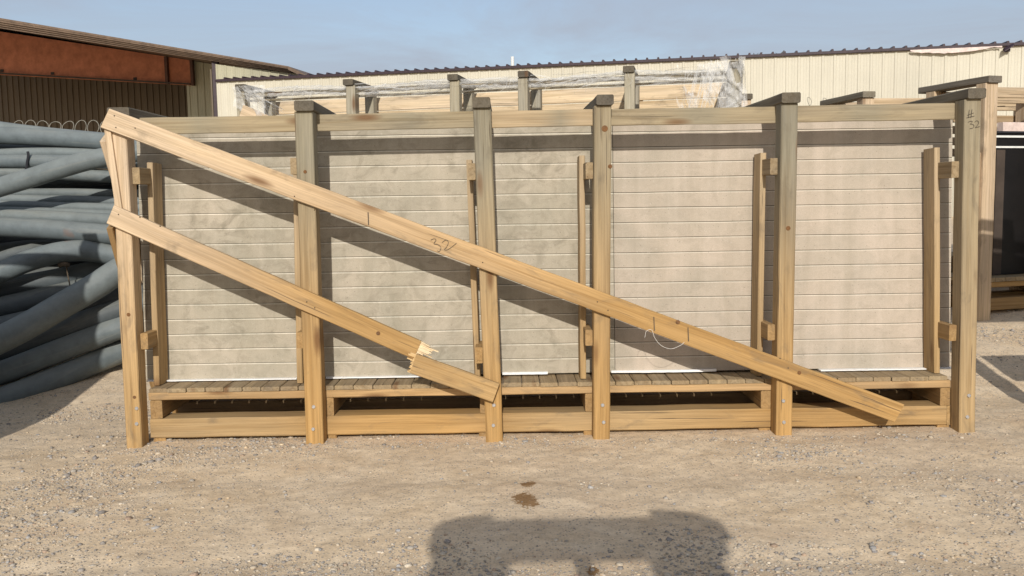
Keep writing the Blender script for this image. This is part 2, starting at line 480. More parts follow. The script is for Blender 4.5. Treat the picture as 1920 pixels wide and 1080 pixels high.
# loose gravel: nobody could count it
def gravel(n):
    phi = (1 + 5 ** 0.5) / 2
    ico = np.array([(-1, phi, 0), (1, phi, 0), (-1, -phi, 0), (1, -phi, 0), (0, -1, phi), (0, 1, phi), (0, -1, -phi), (0, 1, -phi), (phi, 0, -1), (phi, 0, 1), (-phi, 0, -1), (-phi, 0, 1)])
    ico /= np.linalg.norm(ico[0])
    F = np.array([(0, 11, 5), (0, 5, 1), (0, 1, 7), (0, 7, 10), (0, 10, 11), (1, 5, 9), (5, 11, 4), (11, 10, 2), (10, 7, 6), (7, 1, 8), (3, 9, 4), (3, 4, 2), (3, 2, 6), (3, 6, 8), (3, 8, 9), (4, 9, 5), (2, 4, 11), (6, 2, 10), (8, 6, 7), (9, 8, 1)])
    x = rng.uniform(-4.6, 6.0, n * 6); y = rng.uniform(-3.0, 3.6, n * 6) 
    d = fbm(x * 1.1, y * 1.9, 5, 77)
    dens = 0.045 + 1.15 * sstep(0.535, 0.68, d) + 0.5 * np.exp(-((y + 0.10) / 0.07) ** 2) * (np.abs(x) < 3.3)
    for cx, cy, sx, sy, a in ((-2.9, -1.0, 0.8, 0.5, 0.45), (-2.6, -1.7, 0.9, 0.35, 0.5), (1.9, -0.42, 0.42, 0.16, 1.1), (0.2, -2.25, 1.7, 0.14, 0.9), (-0.45, -2.0, 0.35, 0.2, 0.9), (2.6, -1.2, 0.8, 0.5, 0.4), (-2.6, 0.2, 0.5, 0.35, 0.7), (2.0, -2.1, 1.2, 0.2, 0.5), (-2.0, -0.35, 0.5, 0.15, 0.5)):
        dens = dens + a * np.exp(-((x - cx) / sx) ** 2 - ((y - cy) / sy) ** 2)
    keep = rng.uniform(0, 1.2, n * 6) < dens
    x, y = x[keep][:n], y[keep][:n]; n = len(x)
    z = ground_z(x, y)
    s = np.clip(rng.lognormal(math.log(0.0046), 0.5, n), 0.0024, 0.026)
    sc = np.stack([s * rng.uniform(0.8, 1.5, n), s * rng.uniform(0.8, 1.3, n), s * rng.uniform(0.45, 0.8, n)], -1)
    ang = rng.uniform(0, 2 * math.pi, n)
    V = ico[None] * rng.uniform(0.75, 1.2, (n, 12, 1)) * sc[:, None, :]
    ca, sa = np.cos(ang)[:, None], np.sin(ang)[:, None]
    vx = V[..., 0] * ca - V[..., 1] * sa; vy = V[..., 0] * sa + V[..., 1] * ca
    V = np.stack([vx + x[:, None], vy + y[:, None], V[..., 2] + (z + sc[:, 2] * 0.25)[:, None]], -1).reshape(-1, 3)
    FF = (F[None] + (np.arange(n) * 12)[:, None, None]).reshape(-1, 3)
    pal = np.array([(0.22, 0.21, 0.205), (0.30, 0.28, 0.25), (0.38, 0.33, 0.26), (0.44, 0.37, 0.28), (0.54, 0.47, 0.37), (0.20, 0.195, 0.20), (0.29, 0.295, 0.30), (0.36, 0.25, 0.18), (0.52, 0.40, 0.26)])
    ci = rng.choice(len(pal), n, p=[.14, .17, .19, .19, .08, .07, .07, .05, .04])
    colr = (pal[ci] * .78 + np.array((0.50, 0.395, 0.27)) * .22) * rng.uniform(0.8, 1.2, (n, 1))
    me = bpy.data.meshes.new('loose_gravel')
    me.vertices.add(len(V)); me.vertices.foreach_set('co', V.astype('f').ravel())
    me.loops.add(len(FF) * 3); me.loops.foreach_set('vertex_index', FF.astype('i').ravel())
    me.polygons.add(len(FF)); me.polygons.foreach_set('loop_start', np.arange(0, len(FF) * 3, 3, dtype='i'))
    me.update(calc_edges=True); me.validate()
    c = np.ones((n * 12, 4), 'f'); c[:, :3] = np.repeat(colr, 12, 0)
    a = me.attributes.new('col', 'FLOAT_COLOR', 'POINT'); a.data.foreach_set('color', c.ravel())
    me.materials.append(M['stone'])
    o = bpy.data.objects.new('loose_gravel', me); COL.objects.link(o)
    tag(o, 'loose mixed gravel scattered over the sandy yard', 'gravel', kind='stuff')
gravel(48000)

# ------------------------------------------------------------------ the slab crate in front
def cz(px, py, Y): return P(px, py, Y).z
FR = Vector((0, 0.5, 0))
crate = thing('slab_crate', 'big open timber crate in front with two diagonal braces, the lower one snapped', 'crate', FR, 0, 'timber slab crates in the yard')
PD = 0.135
posts_px = [((220, 222), (251.5, 839)), ((568.5, 209), (590, 833)), ((903.5, 203), (927, 827)), ((1130.5, 198), (1128, 828)), ((1481, 194), (1470, 822)), ((1824.5, 186), (1814, 816))]
post_w = [0.112, 0.125, 0.122, 0.118, 0.115, 0.116]
CD = 0.95     # crate depth
tops, bots = [], []
for i, (t, b) in enumerate(posts_px):
    T = P(t[0], t[1], 0); B = P(b[0], b[1], 0)
    T.y = B.y = PD / 2
    B.z = min(B.z, gz(B.x, 0.02)) - 0.03
    tops.append(T); bots.append(B)
    p = Part()
    lo, hi = [(FRESH, FRESH), (GOLD, GREY), (GOLD, GREY), (GOLD, cmix(TAN, GREY, .6)), (GOLD, GREY), (TAN, GREY)][i]
    if i == 0: colf = by_height(cmix(GOLD, TAN, .3), FRESH, 0.5, 1.7)
    elif i == 5: colf = by_height(cmix(GOLD, TAN, .6), cmix(TAN, GREY, .75), 0.1, 2.1)
    else: colf = by_height(lo, hi, 0.3 + 0.2 * (i % 2), 2.0)
    board(p, B, T, (1, 0, 0), post_w[i], PD, 0.007, colf, 0.002, 0.3)
    p.build('post', M['wood'], crate, FR)

def post_x(i, z):
    t = (z - bots[i].z) / (tops[i].z - bots[i].z)
    return lerp(bots[i].x, tops[i].x, t)

# rear posts, top caps, rear rail
for i in range(6):
    p = Part(); x = tops[i].x + 0.01
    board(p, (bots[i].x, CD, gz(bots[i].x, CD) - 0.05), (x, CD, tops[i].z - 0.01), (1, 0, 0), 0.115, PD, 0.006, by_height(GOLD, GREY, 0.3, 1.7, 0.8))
    p.build('rear_post', M['wood'], crate, FR)
    p = Part()
    capw = [0.15, 0.133, 0.122, 0.12, 0.13, 0.125][i]
    h = 0.07
    dx = [0.02, 0.012, -0.002, 0.012, 0.0, 0.012][i]
    zc = tops[i].z + h / 2 + 0.002
    board(p, (tops[i].x + dx, -0.03, zc), (tops[i].x + dx * 0.4, CD + 0.13, zc + random.uniform(-.01, .01)), (1, 0, 0), capw, h, 0.008, lambda q: cmix(DARK, (0.19, 0.165, 0.12), (q.y + 0.02) * 6), 0.002)
    p.build('cap_board', M['wood'], crate, FR)

# top rails, one length per bay
rail_c = lambda x: lerp(234.0, 211.0, (x - 400) / 1250.0)
rail_col = [cmix(TAN, GREY, .35), cmix(TAN, GREY, .55), cmix(TAN, PALE, .35), cmix(TAN, GREY, .45), cmix(TAN, GREY, .4)]
RY = PD + 0.010
for i in range(5):
    zi = P(posts_px[i][0][0], rail_c(posts_px[i][0][0]), RY).z; zj = P(posts_px[i + 1][0][0], rail_c(posts_px[i + 1][0][0]), RY).z
    a = Vector((tops[i].x - 0.004, RY, zi)); b = Vector((tops[i + 1].x + (0.03 if i == 4 else -0.008), RY, zj + random.uniform(-.004, .004)))
    p = Part()
    rc = rail_col[i]
    stain = random.uniform(0.3, 0.8)
    colf = lambda q, rc=rc, a=a, b=b, s=stain: cmix(rc, GREY, 0.8 * math.exp(-((((q.x - a.x) / (b.x - a.x)) - s) / 0.12) ** 2))
    board(p, a, b, (0, 0, 1), 0.116, 0.02, 0.004, colf, 0.0015, 0.12)
    p.build('top_rail', M['wood'], crate, FR)
    p = Part()
    board(p, (a.x, CD - PD / 2 - 0.022, zi), (b.x - 0.01, CD - PD / 2 - 0.022, zj), (0, 0, 1), 0.118, 0.04, 0.005, GREY)
    p.build('rear_rail', M['wood'], crate, FR)

# base: sills, bearers, ledger, deck
def zlin(l, r): return lambda x: lerp(l, r, (x - xl) / (xr - xl))
xl = P(278, 740, PD).x; xr = P(1783, 720, PD).x
SY = PD + 0.002
z_led = zlin((cz(278, 737, SY) + cz(278, 751, SY)) / 2, (cz(1783, 712, SY) + cz(1783, 728, SY)) / 2)
z_sil = zlin((cz(278, 786, SY) + cz(278, 822, SY)) / 2, (cz(1775, 761, SY) + cz(1775, 797, SY)) / 2)
hl = abs(cz(278, 735, SY) - cz(278, 749, SY)); hs = abs(cz(278, 786, SY) - cz(278, 822, SY))
p = Part()
xsr = P(1775, 780, SY).x
board(p, (xl, SY + 0.095, z_sil(xl)), (xsr, SY + 0.095, z_sil(xsr)), (0, 0, 1), hs, 0.19, 0.008, lambda q: cmix(GOLD, TAN, .25 + .3 * math.sin(q.x * 2.1)), 0.003, 0.3)
p.build('front_sill', M['wood'], crate, FR)
p = Part()
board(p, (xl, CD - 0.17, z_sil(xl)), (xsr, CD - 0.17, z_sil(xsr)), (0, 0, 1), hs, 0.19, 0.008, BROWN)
p.build('rear_sill', M['wood'], crate, FR)
p = Part()
board(p, (xl, SY + 0.055, z_led(xl)), (xr, SY + 0.055, z_led(xr)), (0, 0, 1), hl, 0.11, 0.005, lambda q: cmix(GOLD, PALE, .25), 0.002, 0.3)
p.build('ledger', M['wood'], crate, FR)
p = Part()
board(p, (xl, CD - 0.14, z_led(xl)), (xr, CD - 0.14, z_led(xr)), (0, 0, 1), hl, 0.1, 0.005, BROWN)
p.build('rear_ledger', M['wood'], crate, FR)
DT = 0.03
p = Part(); x = xl + 0.004; k = 0
while x < xr - 0.05:
    w = random.uniform(0.128, 0.142)
    w = min(w, xr - x)
    zc = z_led(x + w / 2) + hl / 2 + DT / 2 + 0.002 + random.uniform(-.0015, .0015)
    c = cmix(cmix(TAN, GREY, .2), BROWN, random.uniform(.2, .6))
    y0 = SY - 0.004 + random.uniform(-.006, .006)
    board(p, (x + w / 2, y0, zc), (x + w / 2, CD + 0.05, zc), (1, 0, 0), w - random.uniform(.004, .007), DT, 0.005, c, 0.001, 0.4)
    x += w
p.build('deck', M['wood'], crate, FR)
z_deck = lambda x: z_led(x) + hl / 2 + DT + 0.004
for i, sx in enumerate((1, 1, -1, -1, -1, -1)):
    xb = [xl + 0.05, bots[1].x + 0.075, bots[2].x - 0.06, bots[3].x - 0.06, bots[4].x - 0.085, xr - 0.03][i]
    z0 = z_sil(xb) + hs / 2 + 0.002; z1 = z_led(xb) - hl / 2 - 0.002
    p = Part()
    board(p, (xb, SY + 0.004, (z0 + z1) / 2), (xb, CD, (z0 + z1) / 2), (0, 0, 1), z1 - z0, 0.085, 0.006, cmix(GOLD, BROWN, .45))
    p.build('bearer', M['wood'], crate, FR)
    zb = z_sil(xb) - hs / 2 - 0.002
    p = Part()
    board(p, (xb + 0.01 * sx, SY + 0.012, zb - 0.04), (xb + 0.01 * sx, CD, zb - 0.02), (1, 0, 0), 0.09, 0.08, 0.006, cmix(GOLD, BROWN, .3))
    p.build('foot_block', M['wood'], crate, FR)
# short filler at the right end beside the sill
p = Part(); xe = P(1779.5, 780, SY).x
board(p, (xe, SY + 0.002, z_sil(xr)), (xe, CD, z_sil(xr)), (0, 0, 1), hs, 0.03, 0.004, cmix(GOLD, TAN, .3)); p.build('end_spacer', M['wood'], crate, FR)

# battens that press on the slabs, and their blocks
BY0, BY1 = 0.215, 0.388
bat = [((280, 305), (293, 722)), ((554, 318), (562, 720)), ((879.5, 300), (895, 702)), ((1091.5, 292), (1094, 711)), ((1432, 287), (1424, 702)), ((1758, 277), (1758, 697))]
for i, (t, b) in enumerate(bat):
    T = P(t[0], t[1], BY0 + .041); B = P(b[0], b[1], BY0)
    ym = (BY0 + BY1) / 2; T.y = ym + .045; B.y = ym + .004; B.z = z_deck(B.x) + 0.002
    p = Part()
    board(p, B, T, (0, 1, 0), BY1 - BY0, 0.042, 0.004, by_height(cmix(GOLD, TAN, .4), cmix(TAN, PALE, .4), .5, 1.9), 0.002)
    p.build('batten', M['wood'], crate, FR)
blk = [(244.5, 330, 259, 639), (547, 312, 561, 637), (882, 322, 898, 665), (1105, 320, 1105.5, 632), (1460, 312, 1452, 622), (1795, 318, 1789, 623)]
for i, (x1, y1, x2, y2) in enumerate(blk):
    for (x, y) in ((x1, y1), (x2, y2)):
        q = P(x, y, 0.09)
        side = 1 if i == 0 else -1
        px_ = post_x(i, q.z) + side * (post_w[i] / 2 + 0.028)
        p = Part()
        yb = 0.345 if abs(x) < 0 else 0.34
        # the block reaches sideways over the batten
        xb = lerp(B.x, T.x, .5)
        bt, bb = P(*bat[i][0], BY0), P(*bat[i][1], BY0)
        u = (q.z - bb.z) / (bt.z - bb.z); bx = lerp(bb.x, bt.x, u) 
        edge = bx - side * 0.023
        if (edge - px_) * side < 0.03: edge = px_ + side * 0.03
        board(p, (px_, 0.06, q.z), (px_, 0.37, q.z), (0, 0, 1), 0.115, 0.052, 0.004, by_height(cmix(GOLD, BROWN, .3), cmix(TAN, BROWN, .35), .6, 1.8))
        p.build('block', M['wood'], crate, FR)

# diagonal braces nailed over the posts
BT = 0.042
def brace(a, b, wpx, y=-BT / 2 - 0.002, col=None, bow=0.0, endcut=0.0):
    A = P(a[0], a[1], y); B = P(b[0], b[1], y)
    A.y = B.y = y
    p = Part()
    board(p, A, B, (0, 0, 1), wpx / F_PX * 6.18, BT, 0.005, col, 0.0015, 0.15, bow, endcut)
    return p, A, B
p, A, B = brace((199, 222), (1684, 774), 38.5, col=lambda q: cmix(FRESH, GOLD, (q.x + 2.4) / 3.2), endcut=0.12)
p.build('long_brace', M['wood'], crate, FR)
p, A, B = brace((209, 402), (783, 656), 37.0, col=lambda q: cmix(FRESH, GOLD, (q.x + 2.8) / 1.6))
sb = p.build('snapped_brace', M['wood'], crate, FR)
U_ = random.uniform
dirv = (B - A).normalized(); wv = Vector((0, 0, 1)); wv = (wv - dirv * wv.dot(dirv)).normalized()
p = Part()
for k in range(26):
    u = (k + 0.5) / 26 - 0.5
    l = [0.02, 0.035, 0.02, 0.03, 0.06, 0.095, 0.115, 0.10, 0.12, 0.085, 0.06][int(k / 26 * 11)] * U_(.6, 1.25)
    c0 = B - dirv * 0.015 + wv * (u * 0.137)
    board(p, c0, c0 + dirv * (l + 0.015) + Vector((0, random.uniform(-.006, .006), random.uniform(-.006, .006))), wv, 0.0062, BT * random.uniform(.45, .8), 0.001, (0.78, 0.64, 0.42), 0.0, 0.05)
p.build('splintered_end', M['wood'], sb, FR)
p, A, B = brace((775, 681), (930, 736), 38.0, y=-0.045, col=lambda q: cmix(GOLD, TAN, .3))
sl = p.build('fallen_brace_piece', M['wood'], crate, FR)
dirv = (B - A).normalized(); wv = (Vector((0, 0, 1)) - dirv * dirv.z).normalized()
p = Part()
for k in range(22):
    u = (k + 0.5) / 22 - 0.5
    l = [0.02, 0.01, 0.035, 0.012, 0.03, 0.05, 0.02, 0.06, 0.04][int(k / 22 * 9)] * U_(.4, 1.2)
    c0 = A + dirv * 0.015 + wv * (u * 0.138)
    board(p, c0, c0 - dirv * (l + 0.012), wv, 0.0072, BT * random.uniform(.5, .85), 0.001, (0.62, 0.44, 0.22), 0.0, 0.05)
p.build('splintered_end', M['wood'], sl, FR)
# end braces seen edge-on behind the left post
for (a, b, zz, cc) in (((197, 240), (0.9, 0.75), 0, FRESH), ((210, 404), (0.8, 0.12), 0, cmix(GOLD, BROWN, .5))):
    q = P(a[0], a[1], 0.0)
    x0 = q.x - 0.012
    p = Part()
    board(p, (x0, 0.03, q.z - 0.06), (x0 - 0.03, b[0], b[1]), (0, 0.3, 1), 0.138, 0.042, 0.005, cc)
    p.build('end_brace', M['wood'], crate, FR)
p = Part()
q0 = P(192, 238, -0.02); q1 = P(214, 392, -0.02); q0.y = q1.y = 0.045
q0.x += 0.03; q1.x += 0.03
board(p, q1, q0, (0, 1, 0), 0.13, 0.045, 0.004, FRESH); p.build('side_board', M['wood'], crate, FR)

# bolt heads
def bolt(px, py):
    q = P(px, py, -0.004); p = Part()
    tube(p, [(q.x, 0.003, q.z), (q.x, -0.006, q.z), (q.x, -0.009, q.z)], [0.014, 0.0135, 0.010], 8, (0.6, 0.6, 0.6)); p.build('bolt', M['bolt'], crate, FR)
for b in ((256, 766), (256, 795), (588, 763), (587, 805), (926, 760), (925, 798), (1130, 760), (1132, 792), (1469, 752), (1470, 792), (1817, 742), (1814, 782)): bolt(*b)

NY = -BT - .0055
for (kx, ky, kr, y_) in ((1134, 241, .022, 0), (1144, 312, .015, 0), (241, 590, .014, 0), (252, 745, .012, 0), (1478, 428, .016, 0), (709, 625, .014, NY + .001), (1271, 604, .015, NY), (1499, 699, .013, NY), (572, 322, .012, 0)):
    q = P(kx, ky, y_ - .002); p = Part()
    tube(p, [(q.x, y_ + 0.002, q.z), (q.x, y_ - 0.0015, q.z), (q.x, y_ - .003, q.z)], [kr, kr, kr * .8], 14, (.17, .085, .035)); p.build('knot', M['wood'], crate, FR)
for (kx, ky) in ((214, 217), (217, 239), (253, 240), (552, 368), (586, 388), (905, 492), (1120, 566), (1140, 582), (222, 402), (262, 407), (300, 424), (575, 566), (590, 577), (1463, 672), (1478, 690), (900, 724), (918, 735)):
    q = P(kx, ky, NY); p = Part()
    tube(p, [(q.x, NY + .004, q.z), (q.x, NY - .001, q.z), (q.x, NY - .002, q.z)], [.0042, .0042, .003], 7, (.1, .1, .1)); p.build('nail_head', M['ink'], crate, FR)
# hand-written marks
def marks(strokes, y, name, w=0.0031):
    p = Part()
    for s in strokes:
        pts = [P(a, b, y) for a, b in s]
        pts = [Vector((q.x, y, q.z)) for q in pts]
        pts = catmull(pts, 4) if len(pts) > 2 else pts
        prev_ = None
        for a, b in zip(pts[:-1], pts[1:]):
            d = (b - a)
            if d.length < 1e-5: continue
            n = Vector((-d.z, 0, d.x)).normalized() * (w / 2)
            if prev_ is None: prev_ = (a - n, a + n)
            p.add([prev_[0], b - n, b + n, prev_[1]], [(0, 1, 2, 3)]); prev_ = (b - n, b + n)
    p.build(name, M['ink'], crate, FR)
def zz(pts, x0, y0, k): return [(x0 + a / k, y0 + b / k) for a, b in pts]
for st in ([(722, 118), (735, 112), (746, 116), (736, 134), (752, 137), (767, 150), (760, 168), (750, 164)],
           [(772, 128), (790, 117), (800, 128), (792, 148), (782, 160), (796, 160), (815, 148), (836, 131)]):
    marks([zz(st, 500, 400, 2.348)], -BT - 0.0075, 'pen_mark')
for st in ([(638, 482), (690, 463)], [(632, 502), (696, 488)], [(655, 440), (648, 502)], [(676, 436), (668, 500)],
           [(645, 536), (664, 528), (680, 532), (664, 550), (682, 552), (692, 566), (680, 582), (658, 586)],
           [(696, 536), (714, 524), (728, 538), (716, 562), (702, 578), (718, 574), (738, 570)]):
    marks([zz(st, 1660, 100, 4.154)], -0.0065, 'pen_mark')
# short dark strap rubs on the long brace
for st in ([(1226, 594), (1227, 620)], [(1290, 614), (1291, 640)], [(690, 398), (691, 422)]): marks([st], -BT - 0.0075, 'rub_mark', 0.006)

# ------------------------------------------------------------------ precast slabs
def slab(x0, x1, y0, thick, zb, ztop, col, dirt, label, name='precast_slab'):
    p = Part(); pitch = 0.1125; gw, gd = 0.0095, 0.0055
    prof = []
    def zof(z, x): return z + (z_deck(x) + 0.012 - zb)
    LEAN = 0.04
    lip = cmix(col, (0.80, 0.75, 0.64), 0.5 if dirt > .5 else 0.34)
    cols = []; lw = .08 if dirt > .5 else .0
    n = int((ztop - zb) / pitch + 0.5)
    prof.append((0.0, 0.004, 0))
    for k in range(n + 1):
        z1 = min((k + 1) * pitch, ztop - zb)
        prof.append((k * pitch + (0.004 if k == 0 else gw * .55), 0.0, 0))
        if z1 >= ztop - zb - 0.02: prof.append((ztop - zb, 0.0, 0)); break
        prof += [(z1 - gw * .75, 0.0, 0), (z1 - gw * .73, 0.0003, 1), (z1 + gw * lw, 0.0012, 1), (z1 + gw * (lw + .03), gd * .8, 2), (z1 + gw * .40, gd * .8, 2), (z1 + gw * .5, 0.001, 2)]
    nxs = max(2, int((x1 - x0) / 0.12))
    vs, fs = [], []
    m = len(prof)
    for i in range(nxs + 1):
        x = lerp(x0, x1, i / nxs)
        for (h, d, kd) in prof:
            wob = 0.0016 * (vnoise(x * 3.1, h * 9.0, 5) - .5) if 0 < i < nxs else 0
            vs.append((x, y0 + d + LEAN * h, zof(zb + h + float(wob) * 2, x)))
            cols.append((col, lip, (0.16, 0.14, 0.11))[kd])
    for i in range(nxs):
        for k in range(m - 1):
            fs.append((i * m + k, (i + 1) * m + k, (i + 1) * m + k + 1, i * m + k + 1))
    N = len(vs)
    vs += [(x0, y0 + thick, zof(zb, x0)), (x1, y0 + thick, zof(zb, x1)), (x1, y0 + thick, zof(ztop, x1)), (x0, y0 + thick, zof(ztop, x0))]
    cols += [col] * 4
    e = nxs * m
    fs += [(N + 1, N, N + 3, N + 2)]
    fs.append(tuple([N] + [k for k in range(m)] + [N + 3])[::1]); fs.append(tuple([N + 1] + [e + k for k in range(m)] + [N + 2])[::-1])
    fs.append((N + 3, m - 1, e + m - 1, N + 2)); fs.append((0, N, N + 1, e))
    # split long top edges to follow the front row
    p.add(vs, fs, None, col)
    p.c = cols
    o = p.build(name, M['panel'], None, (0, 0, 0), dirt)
    return tag(o, label, 'slab', 'grooved slabs standing in the crate')
PY = 0.398
sl0 = P(262, 500, PY).x; sm = P(1152, 450, PY).x; sr = P(1789, 450, PY).x
zb = z_deck(0) + 0.012
ztop = P(900, 224, PY).z
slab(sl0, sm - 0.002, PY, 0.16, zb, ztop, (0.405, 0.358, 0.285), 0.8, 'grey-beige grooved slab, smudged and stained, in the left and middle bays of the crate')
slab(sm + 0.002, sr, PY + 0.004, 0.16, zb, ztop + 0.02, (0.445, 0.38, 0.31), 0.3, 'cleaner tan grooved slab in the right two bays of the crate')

# white foam strips squeezed out under the slabs
def foam(pts, w, t, label):
    p = Part()
    q = [P(a, b, PY - 0.02) for a, b in pts]
    q = catmull(q, 8)
    vs, fs = [], []
    for i, v in enumerate(q):
        zt = z_deck(v.x) + 0.003
        z = max(v.z, zt)
        wob = random.uniform(-.004, .004)
        vs += [(v.x, PY - w + wob, zt + t * .35 + max(0, z - zt - .01) * .7), (v.x, PY - w + wob, zt + t + max(0, z - zt - .01) * .7), (v.x, PY + 0.02, zt + t * .9), (v.x, PY + .02, zt)]
    for i in range(len(q) - 1):
        for k in range(4):
            k2 = (k + 1) % 4
            fs.append((i * 4 + k, i * 4 + 4 + k, i * 4 + 4 + k2, i * 4 + k2))
    fs.append((3, 2, 1, 0)); e = len(vs) - 4; fs.append((e, e + 1, e + 2, e + 3))
    p.add(vs, fs, None, (0.8, 0.8, 0.8))
    tag(p.build('foam_strip', M['foam'], None), label, 'foam strip', 'white foam strips under the slabs')
foam([(278, 722), (330, 718), (400, 715), (470, 711), (530, 712), (558, 716)], 0.05, 0.012, 'wavy white foam strip under the slab in the leftmost bay')
foam([(612, 712), (660, 709), (720, 708), (800, 708), (878, 708)], 0.045, 0.014, 'white foam strip behind the snapped brace, second bay from the left end')
foam([(942, 706), (980, 706), (1027, 706)], 0.03, 0.028, 'short white foam strip right of the third post')
foam([(1146, 698), (1200, 698), (1270, 698), (1343, 695)], 0.03, 0.026, 'long straight white foam strip between the fourth and fifth posts')
foam([(1536, 694), (1590, 696), (1650, 694), (1700, 691), (1745, 693), (1785, 698)], 0.055, 0.012, 'wavy white foam strip beside the rightmost batten')

# loose twine hanging off the long brace
p = Part()
tube(p, catmull([P(1209, 633, -.06), P(1212, 621, -.065), P(1222, 619, -.06), P(1228, 634, -.06), P(1240, 648, -.06), P(1258, 654, -.06), P(1275, 648, -.058), P(1283, 642, -.05)], 6), 0.0013, 5, (0.7, 0.7, 0.7))
tag(p.build('twine', M['twine'], None), 'thin curl of white twine hanging from the long brace', 'twine')

# ------------------------------------------------------------------ other crates
def z_at_root(root_loc, lx, ly, rz):
    x = root_loc[0] + lx * math.cos(rz) - ly * math.sin(rz); y = root_loc[1] + lx * math.sin(rz) + ly * math.cos(rz)
    return gz(x, y) - root_loc[2]

def make_crate(label, loc, rz, xs_, H, D=0.85, pw=0.125, cols=(GOLD, GREY), rail=0.115, rail_z=None, slats=None, caplen=0.12, group='timber slab crates in the yard', brace_end=False, deckz=0.42, capcol=DARK, raildbl=False, rear_rail=True):
    t = thing('slab_crate', label, 'crate', loc, rz, group)
    L0, L1 = xs_[0], xs_[-1]
    pc = by_height(cols[0], cols[1], 0.3, H * 0.85)
    for x in xs_:
        for ly, nm in ((PD / 2, 'post'), (D - PD / 2, 'rear_post')):
            p = Part(); z0 = z_at_root(loc, x, ly, rz) - 0.05
            board(p, (x, ly, z0), (x + random.uniform(-.02, .02), ly, H), (1, 0, 0), pw, PD, 0.006, pc); p.build(nm, M['wood'], t)
        p = Part()
        board(p, (x, -0.03, H + 0.037), (x, D + caplen, H + 0.037), (1, 0, 0), pw + 0.012, 0.07, 0.007, capcol); p.build('cap_board', M['wood'], t)
    rzz = H - 0.09 if rail_z is None else rail_z
    for ly, nm in ((PD + 0.022, 'top_rail'), (D - PD - 0.022, 'rear_rail')):
        for a, b in zip(xs_[:-1], xs_[1:]):
            if nm == 'rear_rail' and not rear_rail: continue
            p = Part()
            board(p, (a + 0.003, ly, rzz + random.uniform(-.008, .008)), (b - 0.003, ly, rzz + random.uniform(-.008, .008)), (0, 0, 1), rail, 0.04, 0.005, cmix(cols[1], TAN, random.uniform(.1, .5))); p.build(nm, M['wood'], t)
            if raildbl and nm == 'top_rail':
                p = Part()
                board(p, (a + 0.003, ly + 0.05, rzz - rail / 2 - 0.04), (b - 0.003, ly + 0.05, rzz - rail / 2 - 0.04), (0, 0, 1), 0.026, 0.03, 0.005, cmix(cols[1], TAN, .3)); p.build('lower_rail', M['wood'], t)
    p = Part(); x = L0
    while x < L1 - 0.1:
        w = random.uniform(.13, .142); w = min(w, L1 - x)
        board(p, (x + w / 2, PD, deckz), (x + w / 2, D + .04, deckz), (1, 0, 0), w - .006, .044, .005, cmix(TAN, BROWN, random.uniform(.1, .6)), .001, .5); x += w
    p.build('deck', M['wood'], t)
    for ly, nm in ((PD + .1, 'front_sill'), (D - .2, 'rear_sill')):
        p = Part(); board(p, (L0, ly, deckz - .27), (L1, ly, deckz - .27), (0, 0, 1), .135, .18, .007, cmix(GOLD, BROWN, .3)); p.build(nm, M['wood'], t)
        p = Part(); board(p, (L0, ly - .04, deckz - .055), (L1, ly - .04, deckz - .055), (0, 0, 1), .058, .1, .005, GOLD); p.build('ledger', M['wood'], t)
    for x in xs_:
        p = Part(); xx = min(max(x + .11, L0 + .05), L1 - .05)
        board(p, (xx, PD + .005, deckz - .14), (xx, D, deckz - .14), (0, 0, 1), .11, .085, .006, BROWN); p.build('bearer', M['wood'], t)
    if slats:
        for (z, h, c) in slats:
            p = Part(); board(p, (L0 - 0.05, D + 0.13 + random.uniform(0, .008), z), (L1 + 0.1, D + 0.13, z), (0, 0, 1), h, 0.04, 0.005, c, .002); p.build('slat', M['wood'], t)
    return t

# crate right behind, with wrap on its top rail
A2 = P(452, 172, 4.9); B2 = P(1382, 124, 3.65)
ax = (B2 - A2); ax.z = 0; n2 = Vector((-ax.y, ax.x, 0)).normalized(); rz2 = math.atan2(ax.y, ax.x)
xs2 = []
for px in (452, 654, 850, 982, 1179, 1378):
    q = on_plane(px, 165, A2, n2); xs2.append((Vector((q.x - A2.x, q.y - A2.y, 0))).length)
xs2[0] = 0.0
g2 = gz(A2.x, A2.y)
H2 = (A2.z + B2.z) / 2 - g2
L2 = xs2[-1]
c2 = make_crate('weathered timber crate behind the front one, shredded plastic on its top rail', (A2.x, A2.y, g2), rz2, xs2, H2, 0.85, 0.115, (TAN, (0.36, 0.33, 0.25)), rail=0.05, rail_z=H2 - 0.04,
    slats=[(H2 - .12, .17, (0.62, .50, .34)), (H2 - .28, .13, (0.58, .46, .30)), (H2 - .40, .10, (0.64, .53, .39)), (H2 - .51, .10, (0.62, .49, .33)), (H2 - .63, .12, (.6, .48, .34)), (H2 - .77, .14, (.5, .38, .24)), (H2 - .88, .14, (.5, .38, .24))], raildbl=True, caplen=0.0, rear_rail=False)
p = Part(); board(p, (0.02, -0.03, H2 - .25), (1.15, -0.03, H2 - .75), (0, 0, 1), .15, .045, .005, FRESH); p.build('diagonal_brace', M['wood'], c2)

